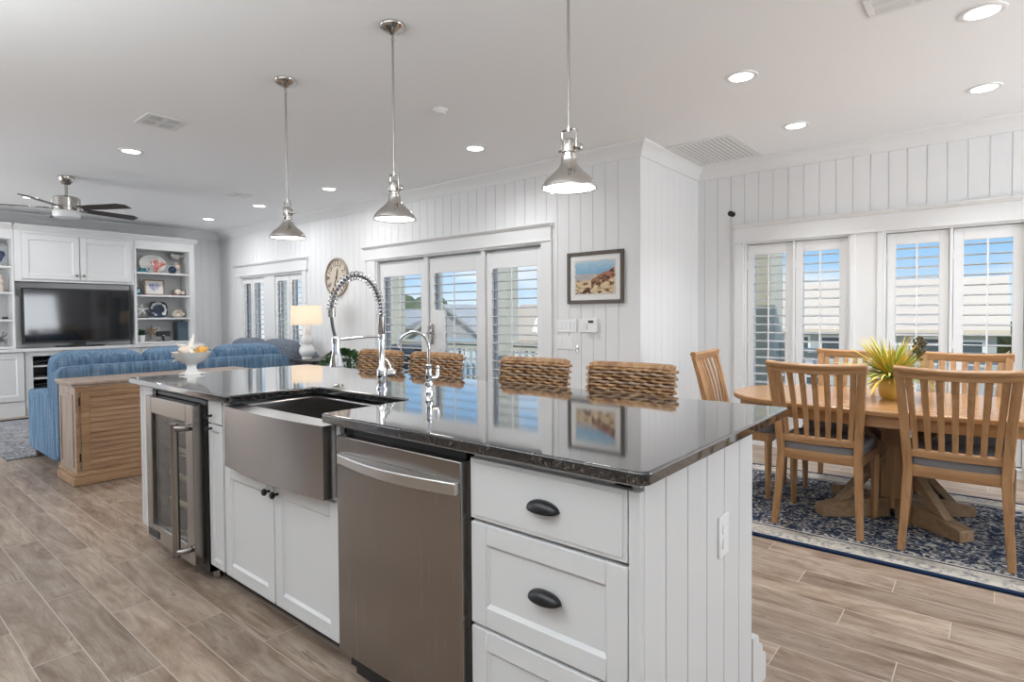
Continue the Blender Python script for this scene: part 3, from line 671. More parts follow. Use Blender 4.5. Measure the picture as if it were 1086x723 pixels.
# bar stools
RATTAN = mat('rattan_strand', (.34, .165, .062), .55); k = NT(RATTAN); f = k.noise(k.coords((30, 30, 8)), 1, 3, .6); k.base(k.ramp(f, [(.3, (.15, .075, .035)), (.5, (.34, .19, .09)), (.7, (.55, .36, .20))]))
RATTANB = mat('rattan_core', (.09, .042, .018), .8)
RATTAN_SHADE = mat('rattan_shaded_strand', (.34, .24, .165), .6)  # shading of the weave put into colour, a greyer tone for every third row
def loop_pts(w, t, curve, n=96):
    """closed outline of a slab w wide, t thick, its middle pushed by curve to +y"""
    per = 2*w+pi*t; out = []
    for i in range(n):
        s = per*i/n
        if s < w: x, y, nx, ny = -w/2+s, -t/2, 0, -1
        elif s < w+pi*t/2: a = -pi/2+(s-w)/(t/2); x, y, nx, ny = w/2+t/2*cos(a), t/2*sin(a), cos(a), sin(a)
        elif s < 2*w+pi*t/2: x, y, nx, ny = w/2-(s-w-pi*t/2), t/2, 0, 1
        else: a = pi/2+(s-2*w-pi*t/2)/(t/2); x, y, nx, ny = -w/2+t/2*cos(a), t/2*sin(a), cos(a), sin(a)
        out.append((x, y+curve*(1-(2*x/w)**2), nx, ny))
    return out
def make_stool(label):
    t = thing('bar_stool', label, 'bar stool', (0, 0, 0), 0, 'rattan bar stools along the island')
    w, th = .40, .05; L = loop_pts(w, th, .025)
    core = MB(); pr = [(x-nx*.010, y-ny*.010) for x, y, nx, ny in L]; core.prism(pr[::2], .66, .994, 'z')
    bk = core.build('backrest', RATTANB, t)
    rows = int((1.004-.655)/.0155)
    for mt, par, nm in ((RATTAN, 0, 'weave'), (RATTAN_SHADE, 1, 'weave')):
        m = MB()
        for r in range(rows):
            if r % 3 != 2 and par: continue
            if r % 3 == 2 and not par: continue
            z = .662+r*.0155; pts = []
            for i, (x, y, nx, ny) in enumerate(L):
                a = .0075*sin(2*pi*i/96*12+pi*(r % 2)); taper = 1-.06*((.99-z)/.33)
                pts.append((x*taper+nx*a, y+ny*a+.05*(z-.66)/.33, z+.0022*cos(2*pi*i/96*12+pi*(r % 2))))
            m.tube(pts, .0078, 6, closed=True)
        m.build(nm, mt, bk, angle=80)
    # top rim and core lean
    for v in bk.data.vertices: v.co.y += .05*(v.co.z-.66)/.33; v.co.x *= 1-.06*((.99-v.co.z)/.33)
    m = MB(); 
    tops = [(x, y+.05, 1.002) for x, y, nx, ny in L]
    m.tube([(-w/2-.015, .05+.003, .995)]+[(-w/2+w*i/12, .05+.025*(1-(2*i/12-1)**2), 1.0) for i in range(13)]+[(w/2+.015, .053, .995)], .022, 8)
    m.build('top_rail', RATTAN, bk)
    # seat
    sm = MB(); S = rrect(-.205, .205, -.42, .03, .05, 5); sm.prism(S, .598, .636, 'z'); seat = sm.build('seat', RATTANB, t, bevel=.01)
    m = MB()
    for j in range(26):
        y = -.41+j*.0168; m.tube([(-.205+.41*i/24, y, .637+.004*sin(i*pi/1.5+pi*(j % 2))) for i in range(25)], .0082, 5)
    m.build('seat_weave', RATTAN, seat, angle=80)
    for sx in (-1, 1):
        for y0, y1 in ((-.39, -.41), (.0, .05)):
            MB().tube([(sx*.18, y0, .60), (sx*.195, y1, .001)], [.021, .016], 10).build('leg', ESPRESSO, t)
    for z in (.22,): MB().tube([(-.19, -.403, z), (.19, -.403, z)], .011, 8).tube([(-.19, .03, z), (.19, .03, z)], .011, 8).build('footrest', ESPRESSO, t)
    return t
st = make_stool('woven rattan bar stool behind the spring faucet, farthest from the dining table')
sx = [(-3.22, 2.41), (-2.665, 2.41), (-1.885, 2.40), (-1.305, 2.39)]
st.location = (*sx[0], 0)
for p_, lb in zip(sx[1:], ('woven rattan bar stool seen behind the small gooseneck faucet', 'woven rattan bar stool in front of the right-hand french door panel', 'woven rattan bar stool nearest the dining chairs, below the framed beach picture')):
    dup(st, (*p_, 0), 0, lb)

# ---------------------------------------------------------------- bowl of shells on the worktop
bw = thing('pedestal_bowl', 'white pedestal bowl holding sea shells at the far left of the granite worktop', 'bowl', (-3.632, 1.40, ZT+.0005))
MB().lathe([(.0, .052), (.022, .055), (.055, .068), (.088, .095), (.104, .125), (.108, .131), (.104, .131), (.085, .100), (.05, .075), (.0, .066)], 32, cap=False).build('basin', CERAMIC, bw)
MB().lathe([(.058, 0), (.056, .006), (.035, .016), (.026, .032), (.025, .048), (.034, .060), (0, .062)], 28).build('pedestal_foot', CERAMIC, bw)
m = MB()
for a0 in (pi*1.05, pi*.2, pi*1.6):
    c, s = cos(a0), sin(a0)
    m.tube([(c*.04, s*.04, .012), (c*.065, s*.065, .006), (c*.085, s*.085, .005)], [.007, .006, .004], 8)
for a0, z in ((pi*1.1, .10), (pi*1.15, .09)):
    c, s = cos(a0), sin(a0); m.tube([(c*.085, s*.085, z), (c*.115, s*.115, z+.014), (c*.135, s*.135, z+.012)], [.007, .006, .005], 8); m.tube([(c*.1, s*.1, z), (c*.125, s*.12, z-.012), (c*.12, s*.14, z-.02)], [.006, .005, .004], 8)
m.build('coral_branch', CERAMIC, bw)
def starfish(R, r, th, n=5, ph=0.):
    m = MB(); vs = [(0, 0, th)]; N = n*6
    ring = []
    for i in range(N):
        a = ph+2*pi*i/N; q = abs((i % 6)-0)/6; q = min(q, 1-q)*2; rr = R+(r-R)*q**.55; ring.append((rr*cos(a), rr*sin(a)))
    vs += [(x*.5, y*.5, th*.75) for x, y in ring]+[(x, y, th*.18) for x, y in ring]+[(x, y, 0) for x, y in ring]; fs = []
    for i in range(N): j = (i+1) % N; fs += [(0, 1+i, 1+j), (1+i, 1+N+i, 1+N+j, 1+j), (1+N+i, 1+2*N+i, 1+2*N+j, 1+N+j)]
    fs.append(tuple(range(1+2*N, 1+3*N))[::-1]); return m.add(vs, fs)
B0 = Vector((-3.632, 1.40, ZT))
o = starfish(.10, .022, .022, 5, .3).build('starfish', SHELLW, loc=B0+Vector((.0, -.01, .150))); o.rotation_euler = (radians(62), 0, radians(40)); tag(o, 'white starfish with two arms standing up out of the shell bowl', 'starfish')
def conch(mt, name, R, loc, rot, label, cat='sea shell'):
    m = MB(); pr = [(.02*R, -.9*R), (.18*R, -.6*R), (.38*R, -.2*R), (.5*R, .1*R), (.38*R, .28*R), (.36*R, .34*R), (.26*R, .46*R), (.25*R, .5*R), (.14*R, .64*R), (.13*R, .68*R), (0, .85*R)]
    m.lathe(pr, 16); m.ball((.25*R, 0, -.15*R), .3*R, 10, 8, (1, .8, 1.5)); o = m.build(name, mt, loc=loc); o.rotation_euler = rot; return tag(o, label, cat)
conch(SHELLP, 'conch_shell', .062, B0+Vector((.0, -.035, .142)), (1.4, .2, .4), 'pink conch shell at the front of the white pedestal bowl')
conch(SHELLO, 'scallop_shell', .058, B0+Vector((.045, .035, .138)), (1.2, .6, 2.2), 'orange shell on the right of the white pedestal bowl')
conch(SHELLO, 'scallop_shell', .050, B0+Vector((-.055, -.02, .128)), (1.5, .2, 3.3), 'small orange shell at the left rim of the white pedestal bowl')
conch(BROWN, 'sea_shell', .045, B0+Vector((-.005, .062, .13)), (1.4, .3, 5.), 'brown shell at the back of the white pedestal bowl')

# ---------------------------------------------------------------- pendants
def make_pendant(label):
    t = thing('pendant_light', label, 'pendant light', (0, 0, H-.001), 0, 'nickel pendants over the island')
    MB().lathe([(.0, -.048), (.012, -.046), (.022, -.036), (.045, -.028), (.062, -.014), (.066, -.008), (.066, 0)], 28).build('canopy', NICKEL, t)
    MB().tube([(0, 0, -.045), (0, 0, -.075)], .006, 8).tube([(0, 0, -.07), (0, 0, -.735)], .0055, 10).ball((0, 0, -.072), .0095, 10, 8).build('rod', BNICKEL, t)
    z = -.735
    MB().tube([(-.034, 0, z-.082), (-.034, 0, z-.012), (-.028, 0, z-.003), (.028, 0, z-.003), (.034, 0, z-.012), (.034, 0, z-.082)], .0042, 8).cyl(.009, z-.012, z+.008, 12).build('yoke', NICKEL, t)
    kn = MB().tube([(-.046, 0, z-.078), (.046, 0, z-.078)], .0055, 8).build('pivot_bolt', NICKEL, t)
    MB().lathe([(.0, 0), (.013, .002), (.014, .012), (.009, .016), (0, .017)], 14, M=Matrix.Translation((.044, 0, z-.078)) @ Matrix.Rotation(pi/2, 4, 'Y')).build('thumb_knob', NICKEL, kn)
    m = MB().lathe([(.0, z-.035), (.018, z-.038), (.026, z-.05), (.028, z-.066), (.028, z-.09), (.024, z-.094), (.024, z-.104), (.030, z-.107), (.030, z-.124), (.0, z-.125)][::-1], 24)
    sh_ = m.build('socket_housing', NICKEL, t); m = MB()
    for i in range(10): a = 2*pi*i/10; m.box(-.0025, .0025, .024, .0295, z-.09, z-.05, Matrix.Rotation(a, 4, 'Z'))
    m.build('cooling_fins', BNICKEL, sh_, smooth=False)
    zb = -.965; zt = z-.120
    pr = [(.030, zt), (.032, zt-.012), (.040, zt-.028), (.058, zt-.047), (.080, zt-.066), (.096, zt-.083), (.103, zt-.096), (.1045, zt-.104), (.1075, zt-.106), (.1075, zb)]
    pr = pr+[(.103, zb), (.101, zb+.008), (.094, zb+.02), (.05, zb+.05), (.02, zb+.06)]
    MB().lathe(pr, 40, cap=False).build('shade', NICKEL, t)
    MB().lathe([(0, zb+.006), (.06, zb+.004), (.1005, zb+.003)], 32, cap=False).build('diffuser', PGLOW, t)
    add_light('pendant_bulb', 'AREA', 3.0, (1, .92, .82), (0, 0, zb-.004), aim=(0, 0, -1), parent=t, shape='DISK', size=.18)
    return t
pd = make_pendant('polished nickel pendant nearest the living room, left of three over the island')
pd.location = (-3.345, 1.86, H-.001)
dup(pd, (-2.318, 1.865, H-.001), 0, 'polished nickel pendant in the middle of the three over the island')
dup(pd, (-1.262, 1.865, H-.001), 0, 'polished nickel pendant nearest the camera, in front of the beach picture wall')

# ---------------------------------------------------------------- ceiling fittings
def make_down(label):
    t = thing('recessed_light', label, 'ceiling light', (0, 0, H-.0005), 0, 'round recessed ceiling lights')
    MB().lathe([(.095, 0), (.093, -.005), (.078, -.009), (.070, -.006), (.068, -.002)], 32, cap=False).build('trim_ring', PLASTIC, t)
    MB().lathe([(0, -.004), (.05, -.004), (.0705, -.0035)], 28, cap=False).build('lens', GLOW, t)
    add_light('downlight', 'AREA', DOWN_W, (.985, .99, 1), (0, 0, -.012), aim=(0, 0, -1), parent=t, shape='DISK', size=.13, spread=radians(150))
    return t
dl = make_down('recessed ceiling light between the left pendant and the return vent of the living room'); 
DN = [((-5.763, 1.764), 'round recessed ceiling light just below the square vent left of the first pendant'), ((-5.786, 3.726), 'round recessed ceiling light between the left and middle pendant rods'), ((-3.456, 3.667), 'round recessed ceiling light below the smoke detector, right of the middle pendant'),
      ((-8.856, 3.685), 'round recessed ceiling light closest to the corner beside the bookcase'), ((-7.333, 3.689), 'round recessed ceiling light beside the small vent, left of the left pendant'), ((-8.83, 1.639), 'round recessed ceiling light partly behind the ceiling fan blades'),
      ((-1.196, 3.642), 'round recessed ceiling light right of the near pendant rod, above the jog wall'), ((-.052, 3.629), 'round recessed ceiling light in the upper right, closest to the camera'), ((-1.181, 4.857), 'round recessed ceiling light beside the white return grille'), ((-.055, 4.857), 'round recessed ceiling light at the right edge, nearest the dining windows')]
dl.location = (*DN[0][0], H-.0005); dl['label'] = DN[0][1]
for p_, lb in DN[1:]: dup(dl, (*p_, H-.0005), 0, lb)
for o in list(COL.objects):          # the dining and living-room circuits are turned up higher than the kitchen's
    if o.type == 'LIGHT' and o.name.startswith('downlight'):
        x = o.parent.location.x
        if x > -2 or x < -5: o.data = o.data.copy(); o.data.energy = DOWN_DINING_W if x > -2 else DOWN_LIVING_W; o.data.spread = radians(105 if x > -2 else 170)
def vent(name, label, cx, cy, w, l, rz=0., slats=7, ret=False):
    t = thing(name, label, 'ceiling vent', (cx, cy, H-.0005), rz)
    f = .03 if not ret else .035
    MB().box(-w/2, w/2, -l/2, -l/2+f, -.008, 0).box(-w/2, w/2, l/2-f, l/2, -.008, 0).box(-w/2, -w/2+f, -l/2+f, l/2-f, -.008, 0).box(w/2-f, w/2, -l/2+f, l/2-f, -.008, 0).build('frame', PLASTIC, t, bevel=.002)
    MB().box(-w/2+f, w/2-f, -l/2+f, l/2-f, -.0015, -.0005).build('duct_opening', DARKHOLE if not ret else mat('filter_grey', (.45, .45, .45), .9), t, smooth=False)
    m = MB(); n = slats
    if ret:
        for i in range(n): 
            x = -w/2+f+(w-2*f)*(i+.5)/n; m.box(x-(w-2*f)/n*.36, x+(w-2*f)/n*.36, -l/2+f, l/2-f, -.006, -.003)
    else:
        for q in (-1, 1):
            for i in range(n):
                y = .014+(l/2-f-.014)*(i+.5)/n; y *= q; m.box(-w/2+f, w/2-f, y-.0028, y+.0028, -.007, -.0022)
        m.box(-w/2+f, w/2-f, -.014, .014, -.0075, -.002).box(-.008, .008, -l/2+f, l/2-f, -.0075, -.002)
    m.build('slats', PLASTIC, t, smooth=False); return t
vent('ceiling_vent', 'white slatted ceiling vent left of the left pendant canopy', -4.74, 1.65, .30, .27)
vent('ceiling_vent', 'small white ceiling vent between the fan and the left pendant, farthest from the camera', -6.90, 3.23, .29, .27)
vent('ceiling_vent', 'white ceiling vent cut off by the top edge of the photo at the right', -.30, 3.235, .36, .20)
vent('return_grille', 'large white return air grille in the ceiling corner by the jog wall', -1.91, 5.13, .58, .80, slats=13, ret=True)
sd = thing('smoke_detector', 'small white smoke detector on the ceiling right of the middle pendant', 'smoke detector', (-2.998, 2.827, H-.0005))
MB().lathe([(0, -.032), (.03, -.031), (.038, -.024), (.04, -.012)], 24).build('sensor_cap', PLASTIC, sd); MB().lathe([(.05, -.014), (.052, -.006), (.052, 0)], 24).build('base', PLASTIC, sd)

# ceiling fan
fn = thing('ceiling_fan', 'brushed nickel ceiling fan with five dark brown blades in the living room', 'ceiling fan', (-7.28, 1.64, H-.001))
MB().lathe([(.018, -.085), (.035, -.08), (.062, -.045), (.070, -.012), (.070, 0)], 28).build('canopy', BNICKEL, fn)
MB().tube([(0, 0, -.08), (0, 0, -.215)], .0135, 12).build('downrod', BNICKEL, fn)
MB().lathe([(.02, -.20), (.105, -.212), (.118, -.225), (.118, -.30), (.122, -.303), (.122, -.315), (.118, -.318), (.118, -.352), (.02, -.352)][::-1], 36).build('motor_housing', BNICKEL, fn)
MB().lathe([(.112, -.352), (.116, -.365), (.116, -.405), (.108, -.418), (.0, -.424)][::-1], 32).build('light_glass', mat('frosted_glass', (.8, .8, .8), .4), fn)
for kk in range(5):
    a = radians(31+72*kk); M = Matrix.Rotation(a, 4, 'Z')
    arm = MB().box(.10, .19, -.018, .018, -.335, -.329, M).build('blade_iron', BNICKEL, fn, bevel=.002)
    poly = [(.15, -.048), (.30, -.058), (.63, -.066), (.70, -.02), (.69, .064), (.30, .058), (.15, .048)]
    MB().prism(poly, -.003, .003, 'z', M=M @ Matrix.Translation((0, 0, -.325)) @ Matrix.Rotation(radians(-11), 4, 'X')).build('blade', ESPRESSO, fn)

# ---------------------------------------------------------------- built-in on the left wall
XF, XW = -9.75, XT
def side(m, L): return sh(m, L)
def cab_front(m, y0, y1, z0, z1, x, rail=.07, t=.02, rec=.01):     # shaker front facing +x
    m.box(x-t, x, y0, y0+rail, z0, z1).box(x-t, x, y1-rail, y1, z0, z1).box(x-t, x, y0+rail, y1-rail, z1-rail, z1).box(x-t, x, y0+rail, y1-rail, z0, z0+rail).box(x-t, x-rec, y0+rail, y1-rail, z0+rail, z1-rail)
    a0, a1, b0, b1 = y0+rail, y1-rail, z0+rail, z1-rail; e = .014; o = [(a0, b0), (a1, b0), (a1, b1), (a0, b1)]; i = [(a0+e, b0+e), (a1-e, b0+e), (a1-e, b1-e), (a0+e, b1-e)]
    for k in range(4):
        j = (k+1) % 4; m.add([(x-.002, *o[k]), (x-.002, *o[j]), (x-rec+.0005, *i[j]), (x-rec+.0005, *i[k])], [(0, 1, 2, 3)])
    return m
def cornice(y0, y1, x, z0=2.415): return [(XW+.001, z0), (x+.012, z0), (x+.02, z0+.02), (x+.055, z0+.055), (x+.055, z0+.07), (XW+.001, z0+.07)]
uc = thing('wall_cabinet', 'white two-door cabinet above the television', 'cabinet', (-10, 2.33, 1.75)); UL = Vector((-10, 2.33, 1.75))
side(MB().box(XW+.002, XF-.021, 1.665, 2.99, 1.745, 2.415).box(XF-.021, XF-.001, 1.628, 1.70, 1.745, 2.415).box(XF-.021, XF-.001, 2.95, 2.99, 1.745, 2.415).box(XF-.021, XF-.001, 1.7, 2.95, 2.375, 2.415).box(XF-.021, XF-.001, 1.7, 2.95, 1.745, 1.775), UL).build('carcass', CABW, uc, bevel=.002)
side(MB().prism(cornice(0, 0, XF), 1.61, 2.992, 'y'), UL).build('cornice', CABW, uc)
for a, b, ky in ((1.702, 2.322, 2.285), (2.332, 2.948, 2.37)):
    dd = side(cab_front(MB(), a, b, 1.778, 2.372, XF+.018), UL).build('door', CABW, uc, bevel=.002)
    side(MB().lathe([(.008, 0), (.008, .012), (.019, .018), (.02, .026), (.012, .032), (0, .033)], 14, M=Matrix.Translation((XF+.018, ky, 1.845)) @ Matrix.Rotation(pi/2, 4, 'Y')), UL).build('knob', BNICKEL, dd)
def bookcase(label, y0, y1, oy0, oy1, zs):
    t = thing('bookcase', label, 'bookcase', (-10, (y0+y1)/2, .86)); L = Vector((-10, (y0+y1)/2, .86))
    side(MB().box(XW+.001, -10.125, y0, y1, .864, 2.415).box(XW+.02, XF, y0, oy0, .864, 2.415).box(XW+.02, XF, oy1, y1, .864, 2.415).box(XW+.02, XF, oy0, oy1, 2.285, 2.415), L).build('case', CABW, t, bevel=.002)
    for z in zs: side(MB().box(-10.124, XF-.012, oy0+.001, oy1-.001, z-.026, z), L).build('shelf', CABW, t, bevel=.002)
    side(MB().prism(cornice(0, 0, XF), y0 if y0 > 2 else y0, y1+(.04 if y0 > 2 else 0), 'y'), L).build('cornice', CABW, t)
    return t
bookcase('white bookcase with four shelves of shells right of the television', 2.993, 3.83, 3.02, 3.755, (1.94, 1.60, 1.255, .892))
bookcase('white bookcase at the left edge of the photo, left of the television', .70, 1.625, .74, 1.606, (1.935, 1.60, 1.245, .892))
side_ = MB().box(XW+.003, -9.94, 1.64, 2.98, .866, 1.74)
tag(side_.build('niche_panel', CABW, smooth=False), 'pale panel lining the niche behind the television', 'panel')
XB = -9.55
bc = thing('media_cabinet', 'white media base cabinet with open component shelves under the television', 'cabinet', (-9.9, 2.33, 0)); BL = Vector((-9.9, 2.33, 0))
m = MB().box(XW+.002, XW+.02, 1.675, 2.985, .10, .825).box(XW+.02, XB-.02, 1.675, 1.70, .10, .825).box(XW+.02, XB-.02, 2.96, 2.985, .10, .825).box(XW+.02, XB-.02, 1.70, 2.96, .10, .12).box(XW+.02, XB-.02, 2.02, 2.04, .12, .825).box(XW+.02, XB-.02, 1.7, 2.96, .81, .825)
m.box(XB-.02, XB, 1.675, 1.755, .1, .825).box(XB-.02, XB, 1.985, 2.07, .1, .825).box(XB-.02, XB, 1.755, 1.985, .765, .825).box(XB-.02, XB, 1.755, 1.985, .1, .17)
side(m, BL).build('carcass', CABW, bc, bevel=.002)
for z in (.62, .46, .32): side(MB().box(XW+.025, XB-.02, 1.70, 2.02, z, z+.02), BL).build('shelf', CABW, bc, bevel=.001)
for a, b in ((2.075, 2.52), (2.53, 2.98)): side(cab_front(MB(), a, b, .11, .82, XB+.018), BL).build('door', CABW, bc, bevel=.002)
side(MB().box(XB-.05, XB-.03, 1.68, 2.98, .001, .10), BL).build('plinth', CABW, bc)
def base_cab(label, y0, y1, nd):
    t = thing('base_cabinet', label, 'cabinet', (-9.9, (y0+y1)/2, 0)); L = Vector((-9.9, (y0+y1)/2, 0))
    side(MB().box(XW+.002, XB-.02, y0, y1, .10, .825).box(XB-.02, XB-.0, y0, y1, .1, .12).box(XB-.02, XB, y0, y0+.04, .1, .825).box(XB-.02, XB, y1-.04, y1, .1, .825), L).build('carcass', CABW, t)
    w = (y1-y0)/nd
    for i in range(nd): side(cab_front(MB(), y0+w*i+.004, y0+w*(i+1)-.004, .20, .815, XB+.018), L).build('door', CABW, t, bevel=.002)
    side(MB().box(XB-.02, XB+.004, y0, y1, .001, .19), L).build('plinth', CABW, t); return t
base_cab('white panelled base cabinet below the left bookcase', .70, 1.668, 2); base_cab('white panelled base cabinet below the right bookcase', 2.99, 3.83, 2)
tag(MB().box(XW+.002, XB+.04, .69, 3.85, .827, .862).build('cabinet_top', CABW, bevel=.004), 'long white countertop running under the television and both bookcases', 'countertop')
bx = thing('cable_box', 'black cable box on the open shelf under the television', 'cable box', (-9.72, 1.87, .641)); MB().box(-.14, .14, -.12, .12, 0, .065).build('case', BLACKP, bx, bevel=.003); MB().box(.14, .143, -.06, .06, .02, .045).build('display', SCREEN, bx)
bx = thing('media_player', 'dark media player on the lower open shelf under the television', 'media player', (-9.72, 1.87, .341)); MB().box(-.13, .13, -.12, .12, 0, .06).build('case', BLACKP, bx, bevel=.003); MB().box(.13, .133, -.10, .10, .015, .05).build('display', SCREEN, bx)
# television
tv = thing('television', 'black flat screen television standing in the white wall unit', 'television', (-9.80, 2.32, .863))
MB().box(-.028, .022, -.622, .622, .058, .80).build('bezel', BLACKP, tv, bevel=.006)
MB().box(.022, .0225, -.598, .598, .085, .778).build('screen', SCREEN, tv, smooth=False)
MB().box(-.02, .01, -.07, .07, .012, .07).build('neck', BLACKP, tv, bevel=.004)
MB().prism(rrect(-.11, .13, -.27, .27, .03), 0.0005, .014, 'z').build('stand_base', BLACKP, tv, bevel=.003)

# things on the shelves (x about -9.9)
def on(name, m, mt, loc, label, cat, rz=0., group=None, **k): o = m.build(name, mt, loc=loc, **k); o.rotation_euler = (0, 0, rz); return tag(o, label, cat, group)
def branches(m, base, d, L, r, depth, spread=.6, up=.0, flatx=1.):
    d = d.normalized(); e = base+d*L; m.tube([base, base.lerp(e, .5)+Vector((0, random.uniform(-.1, .1)*L, 0)), e], [r, r*.85, r*.7], 6)
    if depth == 0: return
    for q in range(2 if random.random() < .6 else 3):
        nd = d+Vector((random.uniform(-.4, .4)*flatx, random.uniform(-1, 1)*spread, random.uniform(-.35, .5)*spread)); nd.x *= flatx; branches(m, e, nd, L*random.uniform(.62, .82), r*.72, depth-1, spread, up, flatx)
S1, S2, S3, S4 = 1.9405, 1.6005, 1.2555, .8925
pl = thing('oval_platter', 'white oval platter leaning behind the red coral on the top shelf', 'platter', (-10.05, 3.33, S1))
pm = Matrix.Translation((0, 0, .150)) @ Matrix.Rotation(radians(82), 4, 'Y'); MB().lathe([(0, .0), (.12, .0), (.15, .008), (.19, .022), (.19, .026), (.15, .013), (0, .006)], 40, M=pm, cap=False, squash=(.76, 1)).build('dish', CERAMIC, pl)
MB().lathe([(.192, .021), (.194, .0245), (.190, .028)], 40, M=pm, cap=False, squash=(.76, 1)).build('rim', BROWN, pl)
m = MB(); random.seed(11)
for a in (-.75, -.3, .05, .4, .8): branches(m, Vector((0, 0, .045)), Vector((0, a, 1)), .062, .0085, 3, .95, flatx=.35)
m.tube([(0, 0, 0), (0, .004, .05)], [.02, .011], 8); on('coral_branch', m, CORALR, (-9.90, 3.335, S1), 'red branching coral in front of the white oval platter', 'coral')
m = MB(); random.seed(5)
for a in range(11): branches(m, Vector((0, -.06+.012*a, .01)), Vector((random.uniform(-.3, .3), random.uniform(-.5, .5), .8)), .035, .009, 1, .8)
m.box(-.03, .03, -.075, .07, 0, .014); on('coral_cluster', m, TEAL, (-9.87, 3.14, S1), 'teal coral cluster at the left end of the top shelf', 'coral')
gb = thing('glass_float', 'dark blue glass float ball on the top shelf', 'ornament', (-9.87, 3.55, S1)); MB().ball((0, 0, .06), .058, 20, 14).build('ball', NAVY, gb); MB().lathe([(.03, 0), (.03, .006), (.024, .01)], 18).build('stand_ring', BROWN, gb)
bd = thing('shell_bird', 'small brown and white shell bird figurine right of the blue ball', 'figurine', (-9.96, 3.66, S1)); m = MB().ball((0, 0, .11), .035, 12, 8, (1, 1.1, 1.3)).ball((0, -.02, .165), .022, 10, 8); m.build('body', SHELLP, bd); MB().tube([(0, -.01, 0), (0, -.01, .08)], .005, 6).tube([(0, .02, 0), (0, .02, .08)], .005, 6).lathe([(.04, 0), (.04, .01), (.0, .011)], 14).build('base', SHELLW, bd); MB().ball((.01, .025, .125), .03, 10, 8, (.5, .8, 1.2)).build('wing', BROWN, bd)
m = MB().ball((0, 0, .0), .06, 14, 10, (.8, 1.3, .8)).ball((0, .09, .015), .035, 10, 8).ball((0, -.05, .02), .04, 10, 8); m.tube([(0, .1, 0), (.0, .12, -.04)], .01, 6)
fb = thing('silver_fish', 'silver puffer fish ornament hanging under the top of the right bookcase', 'ornament', (-9.96, 3.64, 2.225)); m.build('body', mat('pearl_grey', (.55, .54, .50), .25, .3), fb); MB().tube([(0, 0, .04), (0, 0, .0595)], .002, 5).build('cord', BNICKEL, fb)
pf = thing('picture_frame', 'small wood frame with a blue heart print on the second shelf', 'picture frame', (-9.95, 3.322, S2)); pf.rotation_euler = (0, radians(-6), 0)
m = MB(); w, h, fwd = .143, .245, .022
m.box(-.012, .012, -w, -w+fwd, 0, h).box(-.012, .012, w-fwd, w, 0, h).box(-.012, .012, -w+fwd, w-fwd, 0, fwd).box(-.012, .012, -w+fwd, w-fwd, h-fwd, h); m.build('frame', FRAMELT, pf, bevel=.002)
MB().box(-.004, .002, -w+fwd, w-fwd, fwd, h-fwd).build('mat_board', PAPER, pf, smooth=False)
m = MB(); random.seed(3)
for i in range(260):
    a, b = random.uniform(-1.3, 1.3), random.uniform(-1.2, 1.3)
    if (a*a+b*b-1)**3-a*a*b**3 < 0: m.cyl(random.uniform(.0025, .0055), 0, .0012, 7, M=Matrix.Translation((.002, a*.062, .122+b*.052)) @ Matrix.Rotation(pi/2, 4, 'Y'))
m.build('heart_print', mat('violet_blue_ink', (.16, .17, .42), .7), pf, smooth=False)
dk = thing('agate_slice', 'round dark blue agate disc at the left end of the second shelf', 'ornament', (-9.93, 3.085, S2)); MB().lathe([(0, -.01), (.05, -.01), (.056, 0), (.05, .01), (0, .01)], 22, M=Matrix.Translation((0, 0, .06)) @ Matrix.Rotation(pi/2, 4, 'Y')).build('rim', NAVY, dk); MB().lathe([(0, .0115), (.034, .011)], 20, M=Matrix.Translation((0, 0, .06)) @ Matrix.Rotation(pi/2, 4, 'Y'), cap=False).build('center', mat('pale_agate', (.30, .42, .48), .2), dk)
sw = thing('driftwood_shell', 'tangled brown shell and driftwood piece on the second shelf', 'ornament', (-9.92, 3.655, S2)); m = MB(); random.seed(9)
for i in range(16): a = random.uniform(0, pi); m.tube([(random.uniform(-.03, .03), -.09*cos(a), .012), (random.uniform(-.04, .04), -.05*cos(a), .03+.07*sin(a)), (random.uniform(-.03, .03), -.11*cos(a+.5), .012+.03*sin(a))], [.011, .013, .008], 6)
m.build('twigs', BROWN, sw); MB().ball((.02, -.02, .06), .045, 12, 8, (.8, 1.1, 1)).ball((.02, .05, .045), .03, 10, 8).build('shells', CORALW, sw)
sf = thing('starfish_stand', 'white starfish on a black metal stand on the third shelf', 'ornament', (-9.92, 3.135, S3)); o = starfish(.105, .022, .018, 5, pi/2).build('starfish', SHELLW, sf, loc=(0.0, 0, .118)); o.rotation_euler = (pi/2, 0, pi/2+.0); MB().box(-.04, .04, -.068, .068, 0, .014).build('stand_base', BLACK, sf); MB().tube([(-.012, 0, .012), (-.012, 0, .11)], .004, 6).build('stand_rod', BLACK, sf)
np_ = thing('navy_plate', 'rounded square navy plate with white shell border on the third shelf', 'plate', (-9.98, 3.378, S3)); pm = Matrix.Translation((0, 0, .128)) @ Matrix.Rotation(radians(80), 4, 'Y')
def sq(r, n=40): return [(r*math.copysign(abs(cos(2*pi*i/n))**.6, cos(2*pi*i/n)), r*1.04*math.copysign(abs(sin(2*pi*i/n))**.6, sin(2*pi*i/n))) for i in range(n)]
MB().prism(sq(.125), 0, .012, 'z', M=pm).build('dish', NAVY, np_, bevel=.004)
m = MB(); random.seed(2)
for i, (a, r) in enumerate(((-.35, .024), (0, .014), (.3, .022), (.62, .012), (.95, .018), (1.3, .024), (1.62, .02), (1.95, .022), (2.25, .014), (2.6, .016), (-1.05, .03), (-.7, .02), (3.9, .018), (3.5, .012))):
    m = MB(); m.lathe([(r, 0), (r*.8, .003), (0, .004)], 9, M=pm @ Matrix.Translation((-.098*sin(a+.3)*1.0, .098*cos(a+.3), .0125))); m.build('shell_motif', SHELLW, np_)
cc = MB(); random.seed(21)
